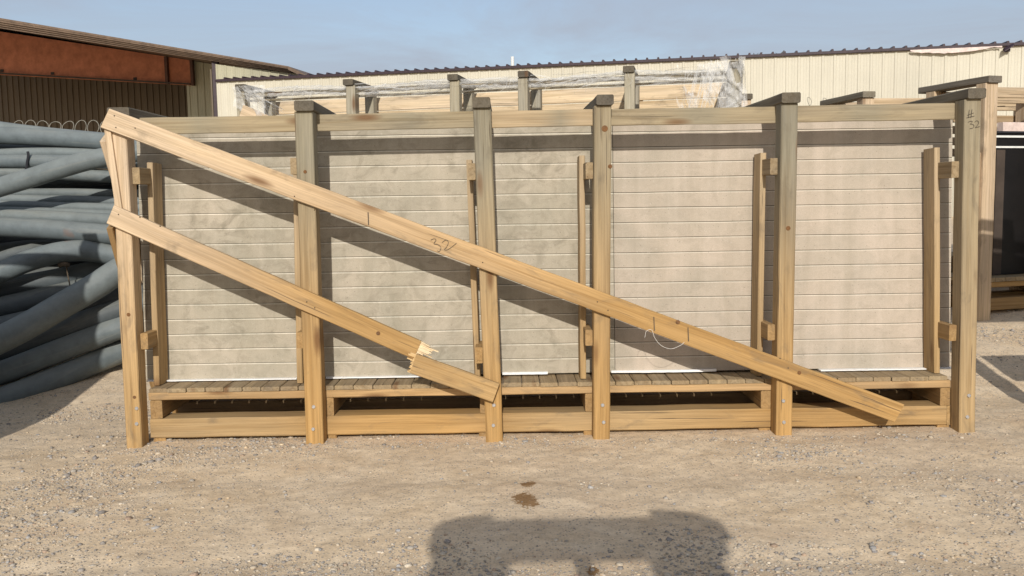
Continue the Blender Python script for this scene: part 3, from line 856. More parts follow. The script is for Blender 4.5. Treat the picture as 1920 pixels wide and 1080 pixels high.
# shredded wrap: many thin torn ribbons round that crate's top
M2 = Matrix.Translation((A2.x, A2.y, g2)) @ Matrix.Rotation(rz2, 4, 'Z')
wp = Part()
def ribbon(pts, w):
    pts = [M2 @ Vector(p) for p in pts]
    pts = catmull(pts, 4) if len(pts) > 2 else pts
    tw = random.uniform(0, 6.28)
    vs, fs = [], []
    for i, p in enumerate(pts):
        t = (pts[min(i + 1, len(pts) - 1)] - pts[max(0, i - 1)]).normalized()
        s = t.cross(Vector((0, 1, 0.2)))
        s = s.normalized() if s.length > .05 else Vector((1, 0, 0))
        f = t.cross(s); a = tw + i * random.uniform(.1, .5)
        d = (s * math.cos(a * .25) + f * math.sin(a * .25)) * w * .5
        vs += [p - d, p + d]
    for i in range(len(pts) - 1): fs.append((i * 2, i * 2 + 1, i * 2 + 3, i * 2 + 2))
    wp.add(vs, fs, None, (.7, .7, .7))
U = random.uniform
for k in range(110):                       # twisted along the rail
    a = U(0, L2 - .6); ln = U(.5, 1.8); b = min(a + ln, L2); zc = H2 + U(-.13, 0.03); y = U(.0, .2)
    ribbon([(a, y, zc), (lerp(a, b, .35), y + U(-.05, .05), zc + U(-.035, .03)), (lerp(a, b, .7), y + U(-.04, .04), zc + U(-.04, .02)), (b, y, H2 + U(-.12, 0.02))], U(.006, .022))
for k in range(60):                        # tatters hanging off it
    a = U(0, L2); y = U(-.03, .0); l = U(.05, .22)
    ribbon([(a, y, H2 + U(-.08, .02)), (a + U(-.08, .08), y - U(0, .03), H2 - l * .6), (a + U(-.12, .12), y, H2 - l)], U(.003, .008))
for k in range(46):                        # loose loops round the left corner
    a = U(-.08, .12); l = U(.15, .5)
    ribbon([(a, U(-.05, 0), H2 + U(-.1, .05)), (a + U(.05, .3), U(-.06, .1), H2 - .08 - U(0, .06)), (a + U(.1, .45), U(-.05, .4), H2 - l)], U(.004, .02))
for k in range(60):                       # sheet torn into strands on the right corner
    a = L2 + U(-.62, .08) * (U(0, 1) ** .7); b = a - U(0.02, .28)
    y = U(-.06, .02)
    ribbon([(min(a, L2 + .09), y, H2 + U(-.03, .1)), (lerp(a, b, .5), y - .02, H2 - .3), (b, y, H2 - U(.55, .95))], U(.003, .014))
for k in range(22):
    a = L2 + U(.03, .1)
    ribbon([(a, U(-.05, .0), H2 + U(0, .12)), (a + U(-.03, .05), U(0, .3), H2 - .2), (a - U(0, .1), U(.1, .6), H2 - U(.4, 1.0))], U(.01, .04))
for k in range(34):
    a = L2 + U(-.05, .08)
    ribbon([(a, -.05, H2 - U(.35, .55)), (a - .5, -.06, H2 - .58 + U(-.04, .04)), (a - U(.9, 1.4), -.03, H2 - .62 + U(-.06, .05))], U(.005, .02))
for k in range(30):
    a = U(2.7, 4.0); 
    ribbon([(a, -.04, H2 - .52 + U(-.03, .02)), (a + .4, -.05, H2 - .55 + U(-.03, .02)), (a + U(.5, 1.0), -.03, H2 - .55 + U(-.05, .03))], U(.003, .01))
def film(x0, x1, z0, z1, y, nx_, nz_, amp, hole):
    vs, fs = [], []
    sd_ = U(0, 90)
    for i in range(nx_ + 1):
        for k in range(nz_ + 1):
            u, v = i / nx_, k / nz_
            x = lerp(x0, x1, u); z = lerp(z0, z1, v)
            f1_ = float(fbm(x * 5 + sd_, z * 4, 3, 9)) - .45; f2_ = float(fbm(x * 16 + z * 9 + sd_, z * 6, 3, 19)) - .45
            vs.append(M2 @ Vector((x + f1_ * amp * (1.5 - v), y + f1_ * amp + f2_ * amp * .8, z + f2_ * amp * .5)))
    for i in range(nx_):
        for k in range(nz_):
            x = lerp(x0, x1, (i + .5) / nx_); z = lerp(z0, z1, (k + .5) / nz_)
            if float(fbm((x + z * .35) * 7 + sd_, z * 2.0, 4, 41)) < hole - .16 * (k / nz_) + .30 * max(0, .55 - i / nx_) + .5 * max(0, .12 - i / nx_) + .4 * max(0, .15 - k / nz_): continue
            a_ = i * (nz_ + 1) + k; fs.append((a_, a_ + nz_ + 1, a_ + nz_ + 2, a_ + 1))
    wp.add(vs, fs, None, (.7, .7, .7))
film(L2 - .62, L2 + .06, H2 - 1.0, H2 + .06, -.05, 70, 60, .10, .52)
film(L2 - .2, L2 + .10, H2 - 1.0, H2 + .12, -.07, 40, 60, .12, .46)
film(L2 - 1.6, L2 - .2, H2 - .75, H2 - .5, -.04, 80, 20, .08, .52)
film(-.10, .35, H2 - .5, H2 + .05, -.05, 50, 40, .10, .52)
film(2.6, 3.6, H2 - .62, H2 - .45, -.04, 50, 14, .06, .5)
for (a_, b_, zo) in ((0.0, L2, -.005), (0.3, L2 - .1, -.07)):
    pts_, rs_ = [], []
    for i in range(160):
        x = lerp(a_, b_, i / 159)
        pts_.append(M2 @ Vector((x, .09 + .03 * math.sin(x * 5), H2 + zo + .018 * math.sin(x * 3.1 + zo * 90) + U(-.006, .006))))
        rs_.append(.012 + .016 * float(vnoise(x * 6, zo * 50, 7)) + U(0, .006))
    tube(wp, pts_, rs_, 7, (.7, .7, .7))
tag(wp.build('plastic_wrap', M['wrap'], None), 'shredded clear plastic wrap clinging to the top of the crate behind', 'plastic wrap')

# crate with dark glass on the right
A4 = P(1862, 152, 3.2)
g4 = gz(A4.x, A4.y)
rz4 = R(17)
H4 = A4.z - g4 - 0.02
c4 = make_crate('pale timber crate at the right edge holding dark glass units', (A4.x, A4.y, g4), rz4, [0, 1.3, 2.6, 3.9], H4, 0.85, 0.165, (FRESH, PALE), rail=0.11, rail_z=H4 - .07, capcol=(.17, .15, .12))
p = Part(); board(p, (-.135, PD / 2 + .04, .1), (-.12, PD / 2 + .04, H4 - .72), (1, 0, 0), .07, PD, .005, cmix(FRESH, GOLD, .3)); p.build('doubled_post', M['wood'], c4)
for k in range(4):
    p = Part(); z = H4 - .28 - k * .13
    board(p, (.2, .9, z), (3.9, .92, z), (0, 0, 1), .09, .04, .005, cmix(FRESH, BROWN, U(0, .7))); p.build('slat', M['wood'], c4)
def local(t, q): return t.matrix_basis @ Vector(q)
gu = thing('glass_unit', 'tall dark glass unit with white edge strips inside the crate at the right edge', 'glass unit', local(c4, (1.9, .4, .45)), rz4)
p = Part(); box(p, (-1.75, -.03, 0), (1.75, .05, H4 - .94)); p.build('pane', M['glass'], gu)
for z, h, mm in ((H4 - .935, .02, 'black'), (H4 - .985, .022, 'white'), (H4 - 1.10, .02, 'white')):
    p = Part(); box(p, (-1.76, -.05, z), (1.76, -.031 if mm == 'white' else .05, z + h)); p.build('edge_strip', M[mm], gu)
for x in (-1.45, -.9, .3, 1.2):
    p = Part(); box(p, (x, -.045, .0), (x + .12, -.031, H4 - 1.12)); p.build('divider', M['soffit'], gu)
wb = Part(); board(wb, (-1.22, -.1, 0), (1.6, -.1, 0), (0, 0, 1), .11, .08, .006, (.72, .70, .64))
o = wb.build('white_panel', M['torn'], None); o.matrix_world = Matrix.Translation(local(c4, (1.75, .5, H4 - .42))) @ Matrix.Rotation(rz4, 4, 'Z')
tag(o, 'white board lying on top of the dark glass unit', 'board')

# further crate behind, its pale rail shows over the front crate
A5 = P(1627, 180, 4.4); g5 = gz(A5.x, A5.y)
make_crate('pale timber crate farther back, seen over the right end of the front crate', (A5.x, A5.y, g5), R(9), [0, 1.35, 2.7], A5.z - g5 - .02, 0.85, 0.15, (TAN, FRESH), rail=0.10, rail_z=A5.z - g5 - .05, capcol=(.19, .17, .13))
A6 = P(1404, 188, 5.2); g6 = gz(A6.x, A6.y)
make_crate('small stub of a timber crate showing beside the plastic wrapped corner', (A6.x - 1.4, A6.y, g6), R(4), [0, 1.4], A6.z - g6 + .02, 0.85, 0.13, (TAN, PALE))

# neighbours in the same row as the front crate, just beyond both edges of the photograph
make_crate('timber crate beyond the left edge, seen by its shadow on the pipes', (-8.7, -1.3, gz(-6, -1)), 0, [0, 1.2, 2.4, 3.6, 4.78], 2.5, 0.9)
ns = Part(); box(ns, (-8.5, -.85, .5), (-3.98, -.68, 2.3))
tag(ns.build('precast_slab', M['panel'], None, (0, 0, 0), .5), 'slab in the crate beyond the left edge', 'slab')
make_crate('empty timber crate beyond the right edge, seen by its shadow on the sand', (4.27, -0.65, gz(5, 0)), R(2), [0, 1.3, 2.6, 3.9], 2.95, 0.85)
for lab, za, zc_ in (('unseen lower board added for the shadow band on the sand', .86, 1.25), ('unseen upper board added to shade the foot of the glass crate', 1.95, 2.9)):  # unseen boards, heights chosen for the shadows they throw
    ns = Part(); box(ns, (4.4, -.25, za), (8.0, -.19, zc_), FRESH)
    tag(ns.build('shadow_board', M['wood'], None), lab, 'board')

# ------------------------------------------------------------------ pipes
PIPE = (0.122, 0.146, 0.152); PIPE2 = (0.145, 0.168, 0.168); PIPE_SHADED = (0.07, 0.083, 0.088)  # the darkest tone puts the shade of the heap into the pipe colour
GP = 'grey plastic pipes heaped at the left'
def pipe(pts, th, label, col=PIPE):
    """pts: (px, py, Y)"""
    q = [P(a, b, y) for a, b, y in pts]
    mid = q[len(q) // 2]
    r = th / 2 / F_PX * (mid.y - CAM.y)
    p = Part(); p.smooth = True
    tube(p, catmull(q, 8), r, 20, col)
    tag(p.build('plastic_pipe', M['pipe'], None), label, 'pipe', GP)
pipe([(-420, 205, 3.1), (-100, 226, 3.1), (0, 243, 3.1), (110, 256, 3.1), (330, 276, 3.1)], 30, 'pale pipe peeping out along the very top of the heap', PIPE2)
pipe([(-420, 262, 2.75), (-100, 254, 2.75), (0, 254, 2.75), (100, 259, 2.75), (200, 266, 2.75), (340, 281, 2.75)], 32, 'thick topmost pipe running level under the wire coils')
pipe([(-420, 268, 3.0), (-100, 276, 3.0), (40, 280, 3.0), (200, 279, 3.0), (340, 285, 3.0)], 24, 'shaded pipe just under the topmost pipe', PIPE_SHADED)
pipe([(-300, 300, 2.7), (-60, 292, 2.7), (60, 287, 2.7), (170, 289, 2.7), (340, 300, 2.7)], 20, 'thin pale pipe above the strapped pipe', PIPE2)
pipe([(-420, 296, 2.55), (-100, 301, 2.55), (0, 302, 2.55), (120, 303, 2.55), (340, 306, 2.55)], 25, 'pipe near the top with a black strap round it')
pipe([(-420, 330, 2.6), (-60, 325, 2.6), (60, 323, 2.6), (200, 330, 2.6), (340, 335, 2.6)], 24, 'pipe passing behind the upper slanting pipe', PIPE2)
pipe([(-330, 440, 2.05), (-100, 382, 2.05), (0, 351, 2.05), (60, 333, 2.05), (120, 314, 2.05), (185, 297, 2.1), (280, 284, 2.2), (400, 280, 2.3)], 36, 'upper slanting pipe crossing in front of the level pipes', PIPE2)
pipe([(-420, 352, 2.9), (0, 345, 2.9), (150, 335, 2.9), (250, 332, 2.9), (380, 335, 2.9)], 28, 'pipe in the dark gap behind the upper slanting pipe', PIPE_SHADED)
pipe([(-420, 372, 2.75), (-100, 364, 2.75), (60, 362, 2.75), (160, 362, 2.75), (340, 366, 2.75)], 17, 'thin level pipe just under the dark gap', PIPE2)
pipe([(-420, 366, 2.6), (-100, 373, 2.6), (40, 374, 2.6), (140, 376, 2.6), (340, 381, 2.6)], 18, 'second thin level pipe under the dark gap', PIPE2)
pipe([(-420, 384, 2.45), (-100, 384, 2.45), (30, 386, 2.45), (140, 389, 2.45), (340, 393, 2.45)], 19, 'middle level pipe with a pale dusty left stretch', PIPE2)
pipe([(-420, 392, 2.35), (-100, 396, 2.35), (40, 398, 2.35), (140, 401, 2.35), (340, 408, 2.35)], 20, 'level pipe two above the rust spotted pipe', PIPE2)
pipe([(-420, 402, 2.25), (-100, 404, 2.25), (40, 406, 2.25), (140, 410, 2.25), (340, 420, 2.25)], 26, 'level pipe resting on the rust spotted pipe', PIPE2)
pipe([(-420, 424, 2.1), (-100, 424, 2.1), (0, 425, 2.1), (100, 431, 2.1), (210, 440, 2.1), (340, 452, 2.1)], 37, 'thick level pipe with a small rust spot near the crate post')
pipe([(-420, 520, 2.6), (-60, 482, 2.6), (60, 468, 2.6), (160, 470, 2.6), (340, 490, 2.6)], 36, 'pipe deep in the shadow under the rust spotted pipe', PIPE_SHADED)
pipe([(-330, 570, 2.15), (-120, 530, 2.15), (0, 486, 2.15), (50, 472, 2.2), (110, 466, 2.3), (340, 480, 2.4)], 26, 'pipe end bending down behind the arching pipe', PIPE_SHADED)
pipe([(-330, 640, 1.85), (-120, 560, 1.85), (0, 511, 1.9), (60, 487, 1.95), (130, 471, 2.0), (200, 476, 2.1), (340, 510, 2.2)], 40, 'arching pipe in the middle of the heap')
pipe([(-330, 600, 2.0), (-100, 562, 2.05), (0, 543, 2.1), (110, 523, 2.2), (215, 500, 2.3), (340, 475, 2.4)], 40, 'shaded pipe under the arching pipe, tied with black wire', PIPE_SHADED)
pipe([(-330, 640, 1.85), (-100, 598, 1.9), (0, 577, 1.95), (110, 552, 2.1), (215, 528, 2.2), (340, 505, 2.3)], 40, 'shaded pipe third up behind the lower slanting pipe', PIPE_SHADED)
pipe([(-330, 700, 1.7), (-100, 640, 1.8), (0, 616, 1.85), (110, 590, 2.0), (215, 560, 2.15), (340, 530, 2.25)], 44, 'shaded pipe second up behind the lower slanting pipe', PIPE_SHADED)
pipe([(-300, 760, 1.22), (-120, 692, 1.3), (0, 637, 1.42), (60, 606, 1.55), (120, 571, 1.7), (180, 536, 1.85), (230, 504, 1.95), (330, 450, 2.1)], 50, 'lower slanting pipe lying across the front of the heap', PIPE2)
pipe([(-330, 745, 1.6), (-100, 690, 1.7), (0, 662, 1.75), (110, 622, 1.9), (215, 585, 2.05), (340, 550, 2.2)], 44, 'shaded pipe right under the lower slanting pipe', PIPE_SHADED)
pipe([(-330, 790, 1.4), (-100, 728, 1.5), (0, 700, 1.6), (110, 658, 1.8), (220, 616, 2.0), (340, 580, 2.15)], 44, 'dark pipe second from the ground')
pipe([(-330, 835, 1.1), (-100, 784, 1.3), (0, 750, 1.45), (110, 708, 1.75), (225, 660, 2.1), (340, 618, 2.4)], 45, 'lowest pipe resting on the sand')
for n_, (yy, Yd) in enumerate(((350, 3.25), (400, 3.2), (450, 3.1), (492, 2.85), (520, 2.8), (548, 2.75), (590, 2.6), (625, 2.45))):  # filler pipes added behind, darkened so the gaps read as deep shade
    pipe([(-420, yy + 20, Yd), (0, yy + 6, Yd), (150, yy - 4, Yd + .05), (340, yy - 6, Yd + .1)], 44, 'filler pipe at the back of the heap, shade of the gaps put in its colour', (.05, .058, .064))
# black strap round the top pipes and tie wire
p = Part()
q = [P(50 + a, b, 2.47) for a, b in ((2, 284), (3, 292), (1, 304), (0, 314), (-1, 318))]
tube(p, catmull(q, 4), 0.012, 6, (.03, .03, .03))
tag(p.build('strap', M['black'], None), 'short black strap round a pipe near the top of the heap', 'strap')
p = Part()
tube(p, catmull([P(124, 497, 1.98), P(126, 510, 1.98), P(130, 530, 1.92), P(131, 537, 1.9)], 4), 0.006, 6)
tube(p, catmull([P(112, 498, 1.98), P(120, 495, 1.95), P(129, 497, 1.98)], 4), 0.022, 8)
tag(p.build('wire_tie', M['bark'], None), 'rusty wire tie hanging in the shade under the arching pipe', 'wire')

# coils of wire
def coil(x0, x1, y, Y, n, dia, label):
    p = Part(); pts = []
    a = P(x0, y, Y); b = P(x1, y, Y); r = dia / 2
    for k in range(n * 16 + 1):
        t = k / (n * 16); an = 2 * math.pi * n * t
        c = a.lerp(b, t)
        pts.append((c.x + r * .95 * math.cos(an), c.y + .25 * r * math.cos(an) + .4 * r * math.sin(an), c.z + r * math.sin(an) - r + .01 * math.sin(k * .7)))
    tube(p, pts, 0.0036, 5, (.4, .4, .4))
    tag(p.build('wire_coil', M['wire'], None), label, 'wire coil')
coil(25, 215, 226, 4.3, 8, .19, 'row of looped fence wire just above the pipe heap')
coil(1452, 1570, 182, 6.0, 4, .17, 'two thin wire loops showing above the top rail near the fifth post')

# ------------------------------------------------------------------ buildings
WA = P(406, 152, 24.2); WB = P(1920, 83, 19.0)
wd = (WB - WA); wd.z = 0; wd.normalize(); wn = Vector((wd.y, -wd.x, 0))     # towards the camera
eave = (WA.z + WB.z) / 2
slopez = (WB.z - WA.z) / (WB - WA).length
wrz = math.atan2(wd.y, wd.x)
WL = 46.0
gw = slope_z(20.0) - 0.1
wh = thing('warehouse', 'long cream metal-sided warehouse with dark eave trim behind the crates', 'building', (WA.x, WA.y, gw), wrz)
def wall_mesh(L, h0, h1, depth=0.02, pitch=0.3333, rw=0.055):
    """vertical ribbed sheet in its own x-z plane, ribs towards -y"""
    p = Part(); xs_ = [(0.0, 0.0)]; k = 0
    x = 0.05
    while x + pitch < L:
        xs_ += [(x, 0), (x + .02, -depth), (x + .02 + rw, -depth), (x + .04 + rw, 0)]
        for j in (1, 2):
            m = x + .06 + rw + (pitch - .06 - rw) * j / 3
            xs_ += [(m - .02, 0), (m, -.006), (m + .02, 0)]
        x += pitch
    xs_.append((L, 0))
    vs = []
    for (a, y) in xs_: vs += [(a, y, 0), (a, y, lerp(h0, h1, a / L))]
    fs = [(2 * i, 2 * i + 2, 2 * i + 3, 2 * i + 1) for i in range(len(xs_) - 1)]
    p.add(vs, fs); return p
hA = WA.z - gw; hB = hA + slopez * WL
wall_mesh(WL, hA, hB).build('wall', M['cream'], wh)
p = Part(); prism(p, [(-.02, .03, 0), (-.02, .03, hA - .02), (-.02, 20, hA + .8), (-.02, 20, 0)], (.04, 0, 0)); p.build('end_wall', M['cream'], wh)
# roof with standing ribs showing over the eave
p = Part()
def roofz(x, y): return lerp(hA, hB, x / WL) + .045 + max(0, y + .1) * .04
for k in range(int(WL / .3333)):
    x = .05 + k * .3333; x2 = x + .3333
    sec = [(x, 0), (x + .26, 0), (x + .275, .055), (x + .32, .055), (x2, 0)]
    for (a, h1_), (b, h2_) in zip(sec[:-1], sec[1:]):
        p.add([(a, -.1, roofz(a, -.1) + h1_), (b, -.1, roofz(b, -.1) + h2_), (b, 20, roofz(b, 20) + h2_), (a, 20, roofz(a, 20) + h1_)], [(0, 1, 2, 3)])
        p.add([(a, -.1, roofz(a, -.1) + h1_), (b, -.1, roofz(b, -.1) + h2_), (b, -.1, roofz(b, -.1) - .02), (a, -.1, roofz(a, -.1) - .02)], [(3, 2, 1, 0)])
p.build('roof', M['trim'], wh)
p = Part(); prism(p, [(0, -.11, hA + .025), (0, -.11, hA - .03), (0, -.045, hA - .045), (0, -.045, hA + .025)], (WL, 0, slopez * WL)); p.build('eave_trim', M['trim'], wh)
# peeling pale strip at the right
t0 = on_plane(1705, 93, WA, wn); t1 = on_plane(1876, 84, WA, wn)
x0 = (t0 - WA).dot(wd); x1 = (t1 - WA).dot(wd)
p = Part(); vs = []; n = 24
for i in range(n + 1):
    x = lerp(x0, x1, i / n); zt = lerp(hA, hB, x / WL) - .055; d = .10 * math.sin(math.pi * min(1, i / n * 1.02 + .06)) + U(0, .03)
    vs += [(x, -.125 - U(0, .01), zt + .02), (x, -.14 - U(0, .02), zt - d)]
p.add(vs, [(2 * i, 2 * i + 1, 2 * i + 3, 2 * i + 2) for i in range(n)]); o = p.build('peeling_trim', M['torn'], wh); 
q = on_plane(1887, 92, WA, wn); x = (q - WA).dot(wd)
p = Part(); box(p, (x - .05, -.14, q.z - gw - .09), (x + .06, -.035, q.z - gw + .05)); prism(p, [(x - .14, -.28, q.z - gw - .12), (x + .09, -.28, q.z - gw + .02), (x + .09, -.14, q.z - gw + .08), (x - .14, -.14, q.z - gw - .03)], (0.03, 0, .05)); p.build('wall_lamp', M['trim'], wh)
q = on_plane(961, 118, WA - wn * 1.5, wn); x = (q - WA).dot(wd)
p = Part(); tube(p, [(x, 1.5, roofz(x, 1.5) - .05), (x, 1.5, q.z - gw + .20)], .055, 10); p.build('vent_pipe', M['white'], wh)

# steel building with the open gable at the left
off = -wn
GA = WA + off * 0.8
def pl(px, py, back=0.0):
    return on_plane(px, py, GA + off * back, wn)
GX = wd
gb = thing('open_fronted_building', 'steel building with open shaded bay, rust red beam and brown roof behind the pipes', 'building', (GA.x - 6, GA.y + 1, gw))
GO = (GA.x - 6, GA.y + 1, gw)
rk = [pl(-700, -85), pl(0, 35), pl(400, 103), pl(540, 124)]
dirR = (rk[2] - rk[1]).normalized()
R0 = rk[1] - dirR * 14; R3 = rk[3]
lip = pl(573, 140)
back = off * 16
th = Vector((0, 0, -.42))
p = Part()
def strip(a, b, da, db, c=None):
    p.add([a + da, b + da, b + db, a + db], [(0, 1, 2, 3)])
# fascia stepped like folded sheet
prism(p, [R0, R3, R3 + Vector((0, 0, -.05)), R0 + Vector((0, 0, -.12))], back)
p.build('roof', M['roof'], gb, GO)
p = Part()
e1 = R3; e2 = Vector((lip.x, lip.y, lip.z))
prism(p, [e1, e2, e2 + Vector((0, 0, -.12)), e1 + Vector((0, 0, -.12))], back); p.build('eave_flap', M['roof'], gb, GO)
p = Part()
for k in range(4):
    z0 = -.13 - .085 * k; ob = off * (.02 + .07 * k)
    f0, f1 = 1.0, .42
    prism(p, [R0 + ob + Vector((0, 0, z0 * 1.3 + .05)), R3 + ob + Vector((0, 0, z0 * f1)), R3 + ob + Vector((0, 0, (z0 - .075) * f1)), R0 + ob + Vector((0, 0, (z0 - .075) * 1.3 + .05))], off * .05)
p.build('rake_trim', M['roof'], gb, GO)
# closed bay at the right of the opening
c0 = pl(405, 200, .4); c1 = pl(566, 200, .4)
xw = (c1 - c0).dot(wd)
zt0 = pl(405, 113, .4).z - gw; zt1 = pl(545, 128, .4).z - gw
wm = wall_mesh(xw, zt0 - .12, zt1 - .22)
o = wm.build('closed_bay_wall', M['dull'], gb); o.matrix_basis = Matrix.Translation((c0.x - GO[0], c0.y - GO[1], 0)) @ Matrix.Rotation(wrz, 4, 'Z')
p = Part(); ct = pl(402, 111, .38)
prism(p, [(ct.x - .1, ct.y, gw), (ct.x + .09, ct.y + .02, gw), (ct.x + .09, ct.y + .02, ct.z), (ct.x - .1, ct.y, ct.z)], off * .12); p.build('corner_trim', M['trim'], gb, GO)
# beam
BO = 4.6
bt = [pl(-260, 20, BO), pl(358, 113, BO), pl(358, 160, BO), pl(-260, 126, BO)]
p = Part(); prism(p, bt, off * .05); 
p.build('beam', M['rust'], gb, GO)
p = Part()
a, b = pl(-260, 122, BO), pl(360, 157, BO)
prism(p, [a, b, b + Vector((0, 0, -.05)), a + Vector((0, 0, -.05))], off * -.18)
p.build('beam_flange', M['soffit'], gb, GO)
for (xx, y0, y1) in ((310, 106, 157), (358, 112, 160)):
    p = Part(); a = pl(xx - 3, y0, BO - .15); b = pl(xx + 2, y0, BO - .15); c = pl(xx + 5, y1, BO - .15); d = pl(xx, y1, BO - .15)
    prism(p, [a, b, c, d], off * .14); p.build('stiffener', M['darkrust'], gb, GO)
for xx, yy in ((3, 132), (98, 137), (253, 147)):
    p = Part(); prism(p, [pl(xx - 3, yy - 2, BO - .03), pl(xx + 3, yy - 2, BO - .03), pl(xx + 3, yy + 3, BO - .03), pl(xx - 3, yy + 3, BO - .03)], off * .02); p.build('clip', M['soffit'], gb, GO)
# inner wall and roof liner
BI = 10.0
i0 = pl(-900, 300, BI); i1 = pl(440, 300, BI)
def rake_z(q):
    return rk[1].z + (q - rk[1]).dot(wd) * (rk[2].z - rk[1].z) / (rk[2] - rk[1]).dot(wd)
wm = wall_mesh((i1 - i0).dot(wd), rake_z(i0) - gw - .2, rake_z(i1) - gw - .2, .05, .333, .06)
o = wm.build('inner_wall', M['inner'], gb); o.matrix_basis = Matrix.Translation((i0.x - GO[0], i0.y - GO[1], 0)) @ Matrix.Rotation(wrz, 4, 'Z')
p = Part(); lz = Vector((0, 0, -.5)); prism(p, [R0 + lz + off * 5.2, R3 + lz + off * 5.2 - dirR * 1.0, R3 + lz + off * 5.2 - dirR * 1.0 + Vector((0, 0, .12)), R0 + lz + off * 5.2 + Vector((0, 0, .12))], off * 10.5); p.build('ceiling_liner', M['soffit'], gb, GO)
p = Part(); j = pl(402, 300, .6); prism(p, [(j.x, j.y, gw), (j.x + .05, j.y, gw), (j.x + .05, j.y, ct.z - .3), (j.x, j.y, ct.z - .3)], off * 15); p.build('bay_side_wall', M['inner'], gb, GO)

r0 = pl(357, 300, BO + .1); r1 = pl(410, 300, BO + .1)  # paler wall piece added, its colour stands for the better lit end
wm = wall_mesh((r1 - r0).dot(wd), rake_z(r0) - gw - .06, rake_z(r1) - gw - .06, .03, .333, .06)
o = wm.build('inner_wall_lit_end', M['dull'], gb); o.matrix_basis = Matrix.Translation((r0.x - GO[0], r0.y - GO[1], 0)) @ Matrix.Rotation(wrz, 4, 'Z')
# tree top over the warehouse roof
def tree(px, py, Y, label):
    top = P(px, py, Y); g0 = gw
    t = thing('tree', label, 'tree', (top.x, top.y, g0)); h = top.z - g0
    p = Part(); pts = [(0, 0, 0), (.1, 0, h * .35), (0, .1, h * .6), (.05, .0, h * .9)]
    tube(p, catmull(pts, 4), [0.2 * (1 - .8 * i / 12) for i in range(13)], 8)
    for k in range(9):
        a = k * 2.4; z = h * (.45 + .05 * k); tube(p, [(0, 0, z), (math.cos(a) * .8, math.sin(a) * .8, z + .7), (math.cos(a) * 1.3, math.sin(a) * 1.3, z + 1.2)], [.07, .04, .015], 6)
    p.build('trunk', M['bark'], t)
    p = Part(); vs, fs = [], []
    cl = [(U(-1.2, 1.2), U(-1.2, 1.2), h * U(.6, .93), U(.4, .8)) for _ in range(26)]
    cl += [(0, 0, h * .955, .3), (.3, 0, h * .94, .3), (-.3, 0, h * .945, .3)] * 2
    for cx, cy, czz, rr in cl:
        for _ in range(260):
            d = Vector((random.gauss(0, 1), random.gauss(0, 1), random.gauss(0, 1))).normalized() * rr * U(.3, 1)
            c = Vector((cx, cy, czz)) + d; s = U(.02, .04); e1 = Vector((U(-1, 1), U(-1, 1), U(-1, 1))).normalized() * s; e2 = e1.cross(Vector((U(-1, 1), U(-1, 1), U(-1, 1)))).normalized() * s * .5
            n = len(vs); vs += [c - e1, c + e2, c + e1, c - e2]; fs.append((n, n + 1, n + 2, n + 3))
    p.add(vs, fs); p.build('crown', M['leaf'], t)
tree(1425, 97, 34, 'small tree top showing over the warehouse roof')

# ------------------------------------------------------------------ unseen cart behind the camera, made up to throw the foreground shadow
ELEV, AZ = R(25.5), R(2.0)
tanE = math.tan(ELEV)
ct_ = thing('shadow_cart', 'unseen flat roofed cart, made up to throw the shadow on the gravel', 'cart', (0.1, -6.8, gz(0.1, -6.8)))
CO = Vector((0.1, -6.8, 0))
def shadow_src(px, py, z):
    """the point at height z whose shadow lands on that spot of the ground"""
    d = ray(px, py); t = -CAM.z / d.z; g = CAM + d * t; l = z / tanE
    return Vector((g.x - l * math.sin(AZ), g.y - l * math.cos(AZ), z))
RZ = 2.0
f0 = shadow_src(812, 974, RZ); f1 = shadow_src(1340, 970, RZ)
yf = (f0.y + f1.y) / 2; RD = .46
def rbox(p, x0, x1, y0, y1, z0, z1, r=.08):
    poly = []
    for cx, cy, a0 in ((x1 - r, y0 + r, -90), (x1 - r, y1 - r, 0), (x0 + r, y1 - r, 90), (x0 + r, y0 + r, 180)):
        for k in range(5):
            a = R(a0 + 22.5 * k); poly.append((cx + r * math.cos(a), cy + r * math.sin(a), z0))
    prism(p, poly, (0, 0, z1 - z0))
p = Part(); rbox(p, f0.x + .02, f1.x - .02, yf - RD, yf, RZ - .06, RZ, .1); p.build('roof', M['cart'], ct_, CO)
def pod(pxs, top, zz_):
    a = shadow_src(pxs[0], 965, RZ); b = shadow_src(pxs[1], 965, RZ); p = Part(); n = 10; poly = []
    x0, x1 = a.x, b.x
    for k in range(n + 1):
        t = k / n
        hh = top * (1 - abs(2 * t - 1) ** 2.6) ** .6 if zz_ == 0 else top * min(1, (t if zz_ > 0 else 1 - t) * 0 + ((1 - t ** 3) if zz_ > 0 else (1 - (1 - t) ** 3)))
        poly.append((lerp(x0, x1, t), yf - .1, RZ + max(0.002, hh)))
    poly += [(x1, yf - .1, RZ + .001), (x0, yf - .1, RZ + .001)]
    prism(p, poly, (0, -.25, 0)); p.build('shadow_pod', M['rubber'], ct_, CO)  # bump shaped for the raised corner of the shadow
pod((815, 925), .085, -1); pod((1218, 1345), .10, 1)
for a, b in ((803, 948), (1208, 1345)):
    q0 = shadow_src(a, 1040, 1.7); q1 = shadow_src(b, 1040, 1.7)
    p = Part(); rbox(p, q0.x, q1.x, yf - RD + .02, yf - RD + .10, .75, RZ - .062, .03); p.build('shadow_panel', M['rubber'], ct_, CO)  # panel shaped for the broad side of the shadow
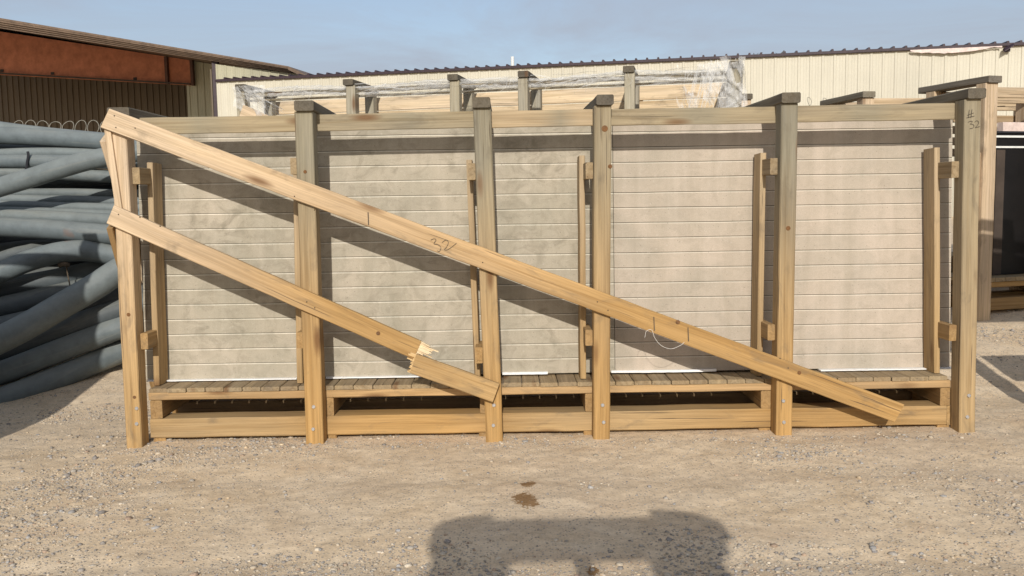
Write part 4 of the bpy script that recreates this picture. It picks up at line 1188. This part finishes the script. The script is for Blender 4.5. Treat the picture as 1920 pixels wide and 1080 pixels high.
q0 = shadow_src(1072, 1070, 1.6); p = Part(); box(p, (q0.x, yf - RD + .03, .75), (q0.x + .08, yf - RD + .09, RZ - .062)); p.build('centre_pillar', M['cart'], ct_, CO)
p = Part(); rbox(p, f0.x + .05, f1.x - .05, yf - 1.9, yf - .45, .38, .74, .1); p.build('body', M['cart'], ct_, CO)
for sx in (f0.x + .08, f1.x - .08):
    for yy in (yf - .75, yf - 1.6):
        p = Part(); tube(p, [(sx - .1, yy, .3), (sx - .09, yy, .3), (sx + .09, yy, .3), (sx + .1, yy, .3)], [.24, .3, .3, .24], 20); p.build('wheel', M['rubber'], ct_, CO)

# ------------------------------------------------------------------ light
w = bpy.data.worlds.new('World'); scene.world = w; w.use_nodes = True
nt = w.node_tree; g = G(nt)
bg = [n for n in nt.nodes if n.type == 'BACKGROUND'][0]
sky = g.node('ShaderNodeTexSky', sky_type='NISHITA')
sky.sun_disc = False; sky.sun_elevation = ELEV; sky.sun_rotation = R(180) + AZ
sky.air_density = 1.0; sky.dust_density = 1.4; sky.ozone_density = 1.2
tc = g.coord('Generated')
cl = g.noise(g.map(tc, (1.2, 1.2, 5.0), (.3, .1, 0)), 2.2, 7, 0.62, 0.8)
cm = g.ramp(cl, [(0.36, 0.42), (0.68, 0.88)])
c = g.mix(cm, sky.outputs[0], (3.0, 3.3, 3.9))
g.link(c, bg.inputs[0]); bg.inputs[1].default_value = 0.14
sd = bpy.data.lights.new('sun', 'SUN'); sd.energy = 3.85; sd.angle = R(0.6); sd.color = (1.0, 0.955, 0.89)
so = bpy.data.objects.new('sun', sd); COL.objects.link(so)
trav = Vector((math.sin(AZ) * math.cos(ELEV), math.cos(AZ) * math.cos(ELEV), -math.sin(ELEV)))
so.rotation_euler = trav.to_track_quat('-Z', 'Y').to_euler(); so.location = (-2, -20, 12)

scene.view_settings.view_transform = 'Standard'; scene.view_settings.look = 'None'
scene.view_settings.exposure = 0; scene.view_settings.gamma = 1
scene.cycles.max_bounces = 6
scene.cycles.use_denoising = True
